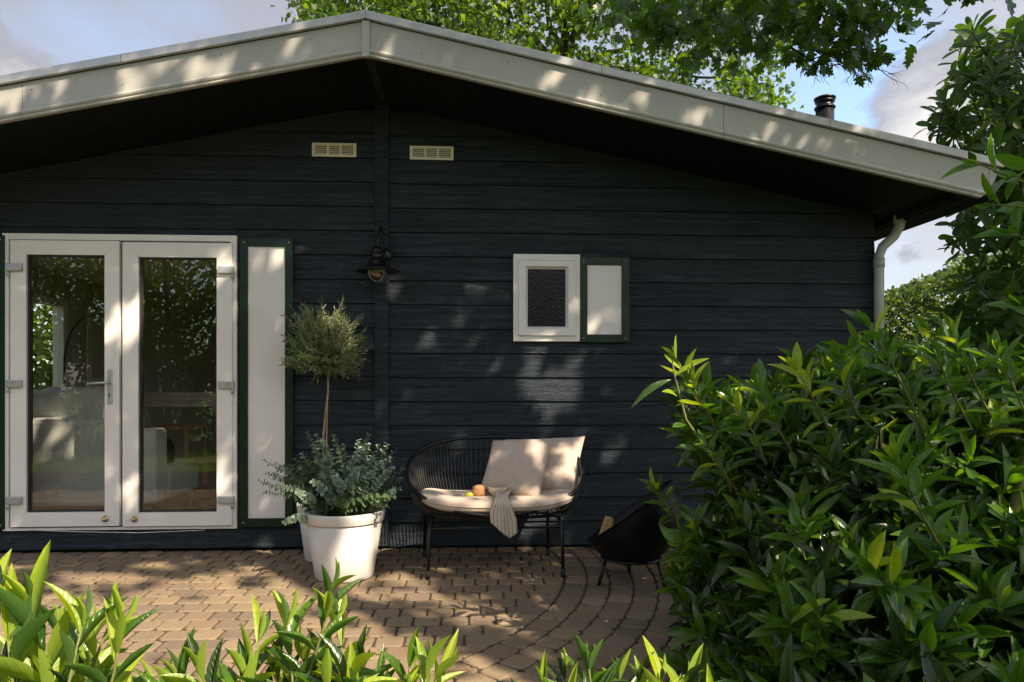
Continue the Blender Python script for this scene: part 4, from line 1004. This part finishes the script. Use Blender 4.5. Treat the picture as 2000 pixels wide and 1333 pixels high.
def curtain(x0, y0, x1, y1, z0, z1, lab, folds=7, m='curtain'):
    V = []; F = []; n = folds * 8; d = Vector((x1 - x0, y1 - y0, 0)); nr = Vector((-d.y, d.x, 0)).normalized()
    for j in range(9):
        for i in range(n + 1):
            u = i / n; p = Vector((x0, y0, z0 + (z1 - z0) * j / 8)) + d * u + nr * (.035 * math.sin(u * folds * 6.28 + .4 * math.sin(j)) + .01 * math.sin(u * 31)); V.append(p)
    for j in range(8):
        for i in range(n): F.append((j * (n + 1) + i, j * (n + 1) + i + 1, (j + 1) * (n + 1) + i + 1, (j + 1) * (n + 1) + i))
    o = O('curtain', MB().add(V, F, True), m); so_ = o.modifiers.new('thickness', 'SOLIDIFY'); so_.thickness = .004; return tag(o, lab, 'curtain', 'beige curtains by the side window')
cxa = P(140, 0, 2.3).x; curtain(cxa, 2.6, P(178, 0, 2.6).x, 2.62, .12, 2.33, 'beige curtain hanging in folds behind the arc lamp')
curtain(XL + .16, .2, XL + .16, .5, .12, 2.33, 'beige curtain at the near end of the side window', 4)
bl_ = thing('roman_blind', 'pale pleated blind band at the back of the room', 'blind', (P(310, 0, 3.2).x, 3.2, 1.1))
bxa, bxb = P(186, 0, 3.2).x, P(470, 0, 3.2).x
for k, (y0, y1) in enumerate(((767, 775), (776, 782), (783, 786), (787, 795))):
    za, zb2 = P(310, y0, 3.2).z, P(310, y1, 3.2).z
    O('pleat', MB().box(bxa, bxb, 3.19 - .012 * (k % 2), 3.21, zb2, za, .004), 'sheer', bl_)
tb = thing('coffee_table', 'small round wooden side table on thin legs inside', 'table', (P(392, 0, 1.6).x, 1.6, .1))
tx = P(392, 0, 1.6).x; tz = P(392, 896, 1.6).z
O('table_top', MB().lathe([(.001, tz - .02), (.26, tz - .02), (.265, tz - .01), (.26, tz), (.001, tz)], 32, (tx, 1.6, 0)), 'wood', tb)
for i in range(3):
    a = .5 + i * 2.09; O('leg', MB().tube([(tx + .17 * math.cos(a), 1.6 + .17 * math.sin(a), tz - .02), (tx + .22 * math.cos(a), 1.6 + .22 * math.sin(a), .101)], .011, 8), 'wood', tb)
O('dining', MB(), 'wood') if False else None
dt = thing('dining_table', 'dark wooden table at the back of the room', 'table', (P(330, 0, 2.4).x, 2.4, .1))
d0, d1 = P(290, 0, 2.4).x, P(385, 0, 2.4).x; dz = P(330, 832, 2.4).z
O('table_top', MB().box(d0, d1, 2.2, 2.8, dz - .03, dz, .005), 'bread', dt)
for x_ in (d0 + .05, d1 - .05):
    for y_ in (2.25, 2.75): O('leg', MB().box(x_ - .02, x_ + .02, y_ - .02, y_ + .02, .101, dz - .031), 'wood', dt)

# ------------------------------------------------------------------ laurels in the foreground
def fg_shrub(name, label, rootx, tips, dist, ll, young, spread=.72, n=(7, 12)):
    Y0 = -CAM_D + dist; t = thing(name, label, 'shrub', (rootx, Y0, 0), 'cherry laurels along the flower bed'); L = Leaves(); tw = MB()
    for (px, py, *o_) in tips:
        if py > 1200 and rng.random() < .08: continue
        yj = rng.uniform(-.14, .14); tip = P(px, py + (12 if py < 1290 and py > 1120 else 0), Y0 + yj); H = rng.uniform(.20, .34); lean = (tip.x - rootx) * .25 + rng.normal(0, .03)
        base = tip - Vector((lean, rng.normal(0, .03), H)); k = o_[0] if o_ else 1
        shoot(L, tw, base, tip - Vector((0, 0, .04)), int(rng.integers(*n)), ll * k, ll * k * rng.uniform(.175, .215), (int(rng.random() < .25), 2), young, .0032, .02, spread)
        g = Vector((rootx + (base.x - rootx) * .35 + rng.normal(0, .03), Y0 + rng.normal(0, .05), 0)); tw.tube([g, (g + base) / 2 + rv(.02), base], [.007, .005, .004], 5)
    O('stems', tw, 'twig', t)['kind'] = 'stuff'; build_leaves(t, L, 'laurel_narrow', ['laurel', 'laurel_dark', 'laurel_young'], margin=150)
fg_shrub('laurel_shrub', 'bright green young laurel in the bottom left corner', P(90, 0, -4.0).x,
  [(60, 1160, 1.3), (15, 1190, 1.3), (-30, 1130, 1.3), (110, 1180), (160, 1165, .9), (185, 1185, .8), (215, 1160, .85), (240, 1160, .85), (20, 1270, 1.2), (70, 1250), (130, 1260, .8), (170, 1250, .8), (205, 1275), (235, 1300), (-40, 1250, 1.2), (60, 1320), (120, 1330), (180, 1330), (250, 1345, .9), (0, 1340), (150, 1290, .8), (90, 1290)], 1.35, .108, .62)
fg_shrub('laurel_shrub', 'sunlit laurel with a tall central shoot in front of the pots', P(600, 0, -3.9).x,
  [(648, 1112, .9), (655, 1170, 1.1), (560, 1175, 1.05), (505, 1205), (430, 1270, 1.1), (385, 1262), (590, 1235), (640, 1240, 1.1), (700, 1255, 1.1), (745, 1262), (800, 1255, .9), (835, 1262), (865, 1262, .9), (480, 1270), (540, 1265, 1.1), (350, 1300), (300, 1310), (410, 1320), (460, 1335), (520, 1330), (580, 1320), (640, 1310), (690, 1330), (740, 1320), (790, 1330), (610, 1290), (500, 1300), (560, 1340), (850, 1320, .9), (330, 1345), (260, 1345), (450, 1235, .9)], 1.5, .106, .52)
fg_shrub('laurel_shrub', 'low laurel shoots rising in front of the curved paving', P(1200, 0, -3.9).x,
  [(1105, 1275, .95), (1150, 1262, 1), (1205, 1275, .9), (1245, 1282, .8), (1290, 1300, 1.1), (1345, 1318, 1.1), (1060, 1310, .9), (1120, 1345), (1180, 1340), (1250, 1340), (1310, 1345), (1010, 1345, .8), (940, 1348, .7), (1390, 1340)], 1.6, .104, .45)

# ------------------------------------------------------------------ big laurel hedge on the right
bush = thing('laurel_hedge', 'large dark glossy laurel bush filling the right side', 'bush', (1.6, -2.7, 0))
L = Leaves(); tw = MB()
poly = [(1300, 760), (1350, 745), (1430, 770), (1480, 715), (1560, 700), (1640, 690), (1700, 650), (1760, 665), (1830, 700), (1900, 690), (1960, 700), (2080, 690), (2200, 700), (2200, 1450), (1325, 1450), (1308, 1300), (1315, 1130), (1325, 1030), (1362, 950), (1362, 880), (1325, 830)]
cnt = 0
while cnt < 740:
    px, py = rng.uniform(1260, 2200), rng.uniform(660, 1450)
    if not inpoly([px], [py], poly)[0]: continue
    h = (1400 - py) / 750; dmin = 1.75 + 1.15 * h + .9 * max(0, (1650 - px) / 400) ** 1.3 ; dd = dmin + abs(rng.normal(0, .35)) + rng.random() * .35
    tip = P(px, py, -CAM_D + dd)
    if tip.z < .05 or tip.y > -.6: continue
    out = Vector((tip.x - 2.0, tip.y + 1.9, .55 + .6 * max(0, tip.z - .6))); out.normalize(); d = out + Vector((0, 0, .45)) + rv(.3); d.normalize()
    H = rng.uniform(.13, .28); yg = .04 + (.22 if py < 900 and rng.random() < .3 else 0); mm = (0, 2) if rng.random() < .62 else (1, 0)
    shoot(L, tw if cnt % 2 == 0 else None, tip - d * H, tip, int(rng.integers(8, 13)), rng.uniform(.115, .17), .040, mm, yg, .0035, .015, 1.0); cnt += 1
# marked shoots of the outline
for px, py, dd, H, yg, ll in ((1318, 700, 2.9, .42, .75, .12), (1350, 745, 2.9, .3, .4, .12), (1555, 720, 2.6, .3, .9, .12), (1700, 640, 2.5, .45, .1, .13), (1815, 660, 2.5, .35, .15, .12), (1860, 650, 2.4, .3, .15, .12), (1375, 870, 2.8, .2, .4, .09), (1750, 900, 1.9, .25, .3, .13), (1280, 950, 3.3, .2, .5, .10), (1480, 760, 2.7, .3, .2, .11), (1640, 700, 2.6, .3, .1, .12), (1950, 690, 2.3, .3, .1, .12), (1430, 790, 2.7, .25, .3, .11)):
    tip = P(px, py, -CAM_D + dd); d = Vector((-.25, -.1, 1)).normalized(); shoot(L, tw, tip - d * H + Vector((.12, .05, 0)) * (H / .3), tip, 17, ll, ll * .27, (0, 2), yg, .004, .03, 1.0)
for (x0_, y0_), (x1_, y1_), l_ in (((1312, 742), (1232, 780), .20), ((1318, 735), (1385, 698), .19), ((1322, 775), (1300, 758), .1), ((1340, 830), (1312, 838), .1), ((1362, 880), (1322, 870), .11), ((1395, 905), (1350, 930), .1)):
    a_ = P(x0_, y0_, -2.5); b_ = P(x1_, y1_, -2.55); L.add(a_, b_ - a_, (0, -.6, .8), (b_ - a_).length, .036, 0 if x0_ > 1330 else int(rng.random() < .4) * 2)
tw.tube([P(1470, 1000, -2.4), P(1395, 900, -2.5), P(1340, 820, -2.5), P(1318, 735, -2.5), P(1312, 700, -2.5)], [.007, .006, .005, .004, .002], 6)
# the branch that reaches up past the end of the eave
for a_, b_, n_ in (((2060, 380), (1905, 318), 5), ((2080, 420), (1935, 400), 4), ((2090, 520), (1985, 455), 5), ((2100, 640), (1995, 600), 5), ((2100, 300), (1985, 345), 4)):
    shoot(L, tw, P(*a_, -2.85), P(*b_, -2.95), n_, .135, .045, (0, 1), .0, .004, .02, 1.1)
tw.tube([(1.9, -2.7, .0), (2.15, -2.75, 1.0), P(2110, 640, -2.85), P(2100, 500, -2.85), P(2080, 400, -2.85), P(2060, 330, -2.85)], [.03, .022, .014, .010, .008, .005], 7)
for i in range(30):
    x, y = rng.uniform(1.5, 2.6), rng.uniform(-2.6, -1.9); tw.tube([(1.9 + (x - 1.9) * .4, -2.2, 0), (x, y, .5), (x + rng.normal(0, .1), y, rng.uniform(.8, 1.1))], [.018, .012, .006], 6)
O('branches', tw, 'twig', bush)['kind'] = 'stuff'
# inner mass of old leaves
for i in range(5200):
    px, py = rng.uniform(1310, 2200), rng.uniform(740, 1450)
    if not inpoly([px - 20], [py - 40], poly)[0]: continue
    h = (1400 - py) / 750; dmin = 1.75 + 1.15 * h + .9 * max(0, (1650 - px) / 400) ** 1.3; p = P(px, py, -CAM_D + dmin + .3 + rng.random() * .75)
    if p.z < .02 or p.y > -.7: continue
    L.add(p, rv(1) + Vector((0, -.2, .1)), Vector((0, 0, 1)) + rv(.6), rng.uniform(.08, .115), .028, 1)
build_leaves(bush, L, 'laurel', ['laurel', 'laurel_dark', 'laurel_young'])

# ------------------------------------------------------------------ trees
def limb(mb, pts, r0, r1, n=8, jit=.0):
    pts = [Vector(p) for p in pts]; out = []
    for i in range(len(pts) - 1):
        for k in range(4):
            t = k / 4; out.append(pts[i].lerp(pts[i + 1], t) + rv(jit))
    out.append(pts[-1]); m = len(out); mb.tube(out, [r0 + (r1 - r0) * (i / (m - 1)) ** .8 for i in range(m)], n); return out
# evergreen magnolia beside the house
mg = thing('magnolia_tree', 'dark broad leaved evergreen tree beside the right eave', 'tree', (4.9, .9, 0))
L = Leaves(); tw = MB(); limb(tw, [(4.9, .9, 0), (4.85, .85, 2), (4.7, .7, 4.2)], .09, .02, 10, .02)
poly = [(1815, 250), (1845, 225), (1820, 185), (1862, 130), (1880, 60), (1935, 45), (1990, 60), (2060, 30), (2250, 60), (2250, 720), (1840, 720), (1850, 600), (1885, 560), (1850, 470), (1870, 400), (1865, 330), (1850, 290)]
cnt = 0
while cnt < 560:
    px, py = rng.uniform(1800, 2250), rng.uniform(40, 720)
    if not inpoly([px], [py], poly)[0]: continue
    Y = rng.uniform(-.3, 1.6); tip = P(px, py, Y)
    if tip.x < 3.62: continue
    out = (tip - Vector((4.9, .8, tip.z - .25))).normalized(); d = (out + rv(.35) + Vector((0, 0, .2))).normalized(); u = d.orthogonal().normalized(); q = d.cross(u); b0 = tip - d * .16
    tw.tube([b0 - d * .2 + rv(.04), b0, tip], [.008, .006, .003], 4)
    for i in range(8):
        a = i * 2.4; rad = u * math.cos(a) + q * math.sin(a); t = i / 7; L.add(b0.lerp(tip, t), rad * .9 + d * (.25 + .6 * t) + rv(.15), d + Vector((0, 0, .5)) + rv(.2), rng.uniform(.13, .20), rng.uniform(.052, .075))
    cnt += 1
O('trunk', tw, 'bark', mg); build_leaves(mg, L, 'magnolia', ['magnolia'])
# clipped hedge behind the house corner
hg = thing('clipped_hedge', 'small leaved green hedge far behind the house corner', 'hedge', (5.6, 4.6, 0))
L = Leaves(); tw = MB()
for i in range(26000):
    x = rng.uniform(3.9, 8.5); y = rng.uniform(4.0, 5.4); zt = 2.22 + .22 * noise.noise(Vector((x * 1.3, y, 0))) + .1 * noise.noise(Vector((x * 5, y * 5, 2))) + (.35 * max(0, x - 5.2)); z = zt * (1 - rng.random() ** 2.2 * .95)
    if z > zt - .22 and rng.random() < .4: continue
    L.add((x, y, z), rv(1), rv(1), rng.uniform(.06, .10), rng.uniform(.04, .055))
for i in range(90):
    x = rng.uniform(3.9, 8); y = rng.uniform(4.2, 5.2); tw.tube([(x, y, .0), (x + rng.normal(0, .1), y, 1.4), (x + rng.normal(0, .2), y, rng.uniform(2.1, 2.5))], [.012, .008, .002], 4)
O('branches', tw, 'bark', hg)['kind'] = 'stuff'; build_leaves(hg, L, 'simple', ['hedge'], parts=0)
# sweet gum behind the roof
tr = thing('garden_tree', 'tall bright green leafy tree rising behind the roof', 'tree', (1.2, 6.5, 0))
tw = MB(); fk = P(1105, 95, 6.5)
limb(tw, [(1.2, 6.5, 0), (1.15, 6.5, 3), fk - Vector((0, 0, .9)), fk - Vector((0, 0, .3))], .26, .17, 12, .01)
b0 = fk - Vector((0, 0, .3)); ends = []
for a_, r_ in ((((1125, 60), (1185, -30), (1260, -150)), .09), (((1100, 40), (1103, -60), (1090, -200)), .1), (((1080, 60), (1060, -10), (1020, -120)), .07), (((1120, 40), (1120, -50), (1150, -150)), .05), (((1060, 90), (1000, 40), (930, -30), (860, -100)), .06), (((1040, 110), (900, 70), (760, 20)), .05), (((1180, 110), (1300, 60), (1400, 10)), .06), (((1200, 130), (1330, 150), (1470, 160)), .05), (((1000, 100), (940, 20), (935, -40)), .05)):
    ends.append(limb(tw, [b0] + [P(x, y, 6.5 + rng.uniform(-1, 1)) for x, y in a_], r_, .015, 8, .03))
O('trunk', tw, 'bark', tr); tw = MB(); L = Leaves()
poly = [(570, -400), (575, -30), (600, 20), (572, 42), (640, 60), (640, 220), (1545, 230), (1535, 190), (1480, 165), (1500, 120), (1560, 80), (1600, 0), (1700, -400)]
gaps = [(1390, 130, 30), (1180, 60, 30), (1290, 90, 45), (1480, 40, 35), (1000, 10, 25), (1215, 20, 25), (1120, 75, 32), (1450, 110, 30), (690, 10, 15), (1350, 40, 30), (1060, 30, 30)]
cnt = 0
while cnt < 4600:
    px, py = rng.uniform(560, 1700), rng.uniform(-400, 235)
    if not inpoly([px], [py], poly)[0]: continue
    if any((px - a) ** 2 + (py - b) ** 2 < c * c and rng.random() < .85 for a, b, c in gaps): continue
    if noise.noise(Vector((px / 70, py / 70, 4))) < -.18 and rng.random() < .75: continue
    c0 = P(px, py, 6.5 + rng.normal(0, .9)); cnt += 1; k = 12 if py > -60 else 7; d0 = rv(.6) + Vector((0, 0, -.3))
    if cnt % 4 == 0: tw.tube([c0 + Vector((rng.normal(0, .15), rng.normal(0, .15), -.25)), c0, c0 + d0 * .3], [.006, .004, .002], 4)
    for i in range(k):
        L.add(c0 + rv(.13), rv(.7) + Vector((0, 0, -.5)), rv(.7) + Vector((0, 0, 1)), rng.uniform(.08, .125), rng.uniform(.065, .105), int(rng.random() < .5))
O('twigs', tw, 'bark', tr)['kind'] = 'stuff'; build_leaves(tr, L, 'lobed', ['maple', 'oak'])

# oak standing behind the camera; its limbs reach over the house and dapple the wall
oak = thing('oak_tree', 'large oak whose dark lobed leaves overhang the roof from above', 'tree', (4.6, -7.6, 0))
tw = MB(); limb(tw, [(4.6, -7.6, 0), (4.5, -7.5, 3), (4.3, -7.2, 5.4)], .34, .22, 12, .02)
for e in ((2.0, -4.0, 8.8), (6.5, -4.5, 8.0), (6.0, -8.5, 8.0), (3.8, -3.5, 7.6)):
    limb(tw, [(4.3, -7.2, 5.4), Vector((4.3, -7.2, 6.2)).lerp(Vector(e), .5) + rv(.2), e], .13, .02, 8, .04)
limb(tw, [(3.8, -3.5, 7.6), (3.6, -2.0, 6.4), P(1640, -60, -.6), P(1600, 40, -.5)], .05, .012, 7, .02)
L = Leaves()
sd = SUN.normalized(); B1 = Vector((1, 0, 0)) - sd * sd.x; B1.normalize(); B2 = sd.cross(B1)
def UV(p): return p[0] + .85 * p[1], p[2] + 1.27 * p[1]
def spot(px, py, Y, r, g=False):
    p = G(px, py) if g else P(px, py, Y); u, v = UV(p); return (u, v, r * (.6 if Y == FY and not g else .72 if Y < 0 and Y > -.07 else .6 if Y > .5 else 1))
spots = [spot(*a) for a in ((885, 632, 0, .09), (845, 655, 0, .06), (1180, 618, -.04, .08), (1065, 655, -.05, .05), (1010, 650, -.05, .05), (1095, 760, 0, .17), (1030, 745, 0, .1), (985, 1055, 0, .12), (1080, 1000, 0, .12), (1210, 890, 0, .08), (960, 720, 0, .07),
  (300, 560, -.06, .16), (245, 620, -.06, .2), (160, 560, -.06, .1), (540, 520, -.04, .12), (440, 930, -.06, .12), (505, 500, -.04, .08), (420, 520, -.06, .1), (90, 640, -.06, .1), (520, 840, -.04, .09), (250, 960, -.06, .09), (460, 600, -.06, .1),
  (905, 118, FY, .12), (760, 70, FY, .06), (1075, 165, FY, .08), (1160, 180, FY, .07), (1220, 215, FY, .07), (1350, 225, FY, .05), (1540, 265, FY, .09), (1370, 235, FY, .06), (570, 95, FY, .09), (440, 120, FY, .13), (380, 140, FY, .10), (250, 160, FY, .13), (330, 120, FY, .1), (10, 190, FY, .15), (110, 175, FY, .07), (1000, 150, FY, .04),
  (1010, 900, -.5, .10), (1035, 875, -.5, .06), (1120, 875, -.5, .06), (960, 900, -.5, .05), (870, 985, -.8, .10), (1040, 975, -.8, .1), (975, 1000, -.8, .06), (930, 970, -.7, .06), (790, 1060, 0, .10), (765, 1050, 0, .08),
  (690, 1080, -.95, .16), (700, 1010, -.9, .10), (650, 1125, -.95, .09), (640, 640, -.3, .16), (690, 880, -.7, .08), (620, 870, -.7, .10), (740, 880, -.7, .10), (660, 590, -.3, .1),
  (560, 620, 0, .0), (1325, 730, -2.5, .16), (1555, 740, -2.8, .13), (1280, 990, -2.1, .06), (1380, 870, -2.6, .07), (1900, 350, -2.9, .1), (1530, 1010, -1, 0), (1650, 870, -3.3, .07), (1290, 1150, -2.1, .05), (1720, 640, -2.9, .06), (1830, 680, -2.9, .06), (1480, 720, -2.8, .06),
  (300, 800, 1.0, .0), (145, 870, .62, .16), (110, 850, .62, .1), (190, 840, .62, .1))]
spots += [spot(a, b, 0, r, True) for a, b, r in ((500, 1110, .14), (420, 1130, .12), (745, 1075, .08), (870, 1108, .08), (900, 1120, .07), (1020, 1078, .07), (1090, 1074, .05), (1010, 1095, .06), (560, 1145, .16), (440, 1170, .2), (330, 1150, .2), (780, 1125, .12), (820, 1150, .06), (590, 1180, .14), (300, 1105, .1), (160, 1125, .1), (700, 1165, .1), (30, 1110, .1), (240, 1135, .15))]
def openness(u, v):
    """>0 where the crown lets the sun through, on the plane of the wall"""
    o = -1.0; a = (u * .556 + v * .831) / 1.83; b = -u * .831 + v * .556
    for (su, sv, r) in spots:
        if r <= 0: continue
        du, dv = u - su, v - sv; a_ = (du * .556 + dv * .831) / 1.83; b_ = -du * .831 + dv * .556; o = max(o, 1 - (a_ * a_ + b_ * b_) / (r * .85 + .04) ** 2)
    nz = noise.noise(Vector((a * 4.6, b * 4.6, 1.3))) + .65 * noise.noise(Vector((a * 12, b * 12, 7.1)))
    # the open side of the crown: sun on the left part of the patio and the front bed
    big_ = 2.2 * min((-1.35 - v) / .4, (-1.95 - u) / .35)
    if big_ > -.8: o = max(o, min(big_, 1.6) + nz * 1.1)
    return max(o + nz * .7, (nz - (.36 if v < -1 and u > -1.6 else .54)) * 1.6)
cands = 0; kept = 0
for i in range(37000):
    u, v = rng.uniform(-5.4, 4.6), (rng.uniform(-5.2, 4.4) if i < 21000 else rng.uniform(-.9, 4.4))
    if openness(u, v) > .10: continue
    s_ = rng.uniform(3.3, 5.6) if v > -.4 and v < 3.9 and rng.random() < .85 else rng.uniform(5.7, 8.2)
    p = (u + .85 * s_, -s_, v + 1.27 * s_)
    if p[2] < 2.6: continue
    L.add(p, rv(1), -sd * .7 + rv(.8), rng.uniform(.11, .165), rng.uniform(.10, .15)); kept += 1
# limbs over the roof, in view
oc_ = MB()
hang = [(1240, 0), (1290, 15), (1350, 5), (1400, 40), (1450, 25), (1500, 10), (1550, 35), (1600, 10), (1650, 35), (1700, 5), (1680, 70), (1540, 85), (1490, 65), (1440, 80), (1370, 60), (1310, 45), (1725, 30), (1660, -10), (1580, -20), (1480, -20), (1380, -30), (1280, -30), (1735, -20), (1600, 60), (1640, 80), (1270, 40), (1690, 105)]
for (px, py) in hang:
    c0 = P(px, py, rng.uniform(-.9, .3)); oc_.tube([c0 + Vector((rng.normal(0, .1), 0, .35)), c0 + Vector((rng.normal(0, .05), 0, .12)), c0], [.008, .005, .003], 5)
    for i in range(42): L.add(c0 + Vector((rng.normal(0, .15), rng.normal(0, .15), rng.normal(0, .08))), rv(.7) + Vector((.1, 0, -.6)), rv(.6) + Vector((0, -.5, .8)), rng.uniform(.08, .125), rng.uniform(.07, .11))
for (px, py) in ((1800, -20), (1845, 0), (1880, -15), (1950, -30), (1820, -40), (1900, -45)):
    c0 = P(px, py, -1.6)
    for i in range(6): L.add(c0 + rv(.05), rv(.6) + Vector((.2, 0, -.4)), rv(.6) + Vector((0, -.6, .6)), rng.uniform(.10, .14), .11)
# bare hanging twigs
def twig(p, d, ln, r, depth):
    e = p + d * ln; oc_.tube([p, p.lerp(e, .5) + rv(ln * .06), e], [r, r * .8, r * .55], 4)
    if depth:
        for k in range(3):
            t = rng.uniform(.35, 1); dd = (d + rv(.45) + Vector((0, 0, -.08))).normalized(); twig(p.lerp(e, t), dd, ln * rng.uniform(.5, .75), r * .6, depth - 1)
for a_, b_ in (((1555, 85), (1640, 120)), ((1600, 60), (1690, 130)), ((1540, 90), (1610, 130))):
    p0, p1 = P(*a_, -.3), P(*b_, -.3); d = (p1 - p0); twig(p0, d.normalized(), d.length, .008, 3)
O('trunk', tw, 'bark', oak); O('twigs', oc_, 'bark', oak)['kind'] = 'stuff'; build_leaves(oak, L, 'lobed', ['oak'])

# trees and hedge at the far side of the garden, mirrored in the door panes
for k, (cx, cy, hx, hz, n_, lab) in enumerate(((-6.5, -10.5, 2.6, 5.4, 16000, 'tall spreading shrub, widest of the row, behind the viewer'), (-3.4, -11.2, 2.5, 5.0, 12000, 'rounded shrub second from the left end of the row'), (2.2, -11.6, 2.8, 5.6, 12000, 'lower shrub at the oak side of the row'), (-9.2, -10.0, 2.4, 5.4, 14000, 'shrub between the widest and the tallest of the row'), (-11.8, -8.6, 2.4, 5.8, 12000, 'tallest shrub at the far left end of the row'), (-6.7, 4.6, 1.6, 3.4, 9000, 'leafy green shrub seen through the side window of the room'))):
    t = thing('garden_shrub', lab, 'shrub', (cx, cy, 0), 'tall shrubs edging the lawn'); tw = MB(); L = Leaves()
    for i in range(9):
        a = rng.random() * 6.28; tw.tube([(cx + .2 * math.cos(a), cy + .2 * math.sin(a), 0), (cx + hx * .4 * math.cos(a), cy + .5 * math.sin(a), hz * .45), (cx + hx * .8 * math.cos(a), cy + 1.1 * math.sin(a), hz * .85)], [.08, .05, .02], 6)
    for i in range(n_):
        d = rv(1).normalized(); k_ = rng.random() ** .4; q = Vector((cx + d.x * hx * k_, cy + d.y * 1.5 * k_, (hz * .5 + d.z * hz * .5 * k_) if rng.random() < .72 else rng.uniform(.0, hz * .45))); 
        if noise.noise(q * 1.1) < -.3: continue
        L.add(q, rv(1), rv(.8) + Vector((0, 0, .6)), rng.uniform(.10, .17), rng.uniform(.06, .09), int(rng.random() < .35))
    O('branches', tw, 'bark', t)['kind'] = 'stuff'; build_leaves(t, L, 'simple', ['maple', 'hedge'], parts=0)
L = Leaves()
for i in range(600):
    x, y = rng.uniform(-3.6, 2.4), -abs(rng.normal(0, 1.2)) - .05
    if y < -3.1: continue
    L.add((x, y, .004), (rng.normal(), rng.normal(), .05), Vector((0, 0, 1)) + rv(.2), rng.uniform(.010, .032), rng.uniform(.006, .014))
lt = thing('leaf_litter', 'scattered dry leaf bits lying on the paving', 'leaves', (0, -1, 0)); lt['kind'] = 'stuff'
build_leaves(lt, L, 'simple', ['litter'], parts=0, sname='dry_bits')
# tufts of grass on the lawn
gm = MB(); L = Leaves()
for i in range(9000):
    x, y = rng.uniform(-9, 4), rng.uniform(-9.5, -4.95); L.add((x, y, -.05), Vector((rng.normal(0, .35), rng.normal(0, .35), 1)), rv(1), rng.uniform(.06, .16), .012, 0)
gr = thing('grass', 'long green grass tufts on the lawn behind the viewer', 'grass', (0, -7, -.05)); gr['kind'] = 'stuff'
build_leaves(gr, L, 'tiny', ['maple'], parts=0, sname='blades')
print('done', len(bpy.data.objects), kept)
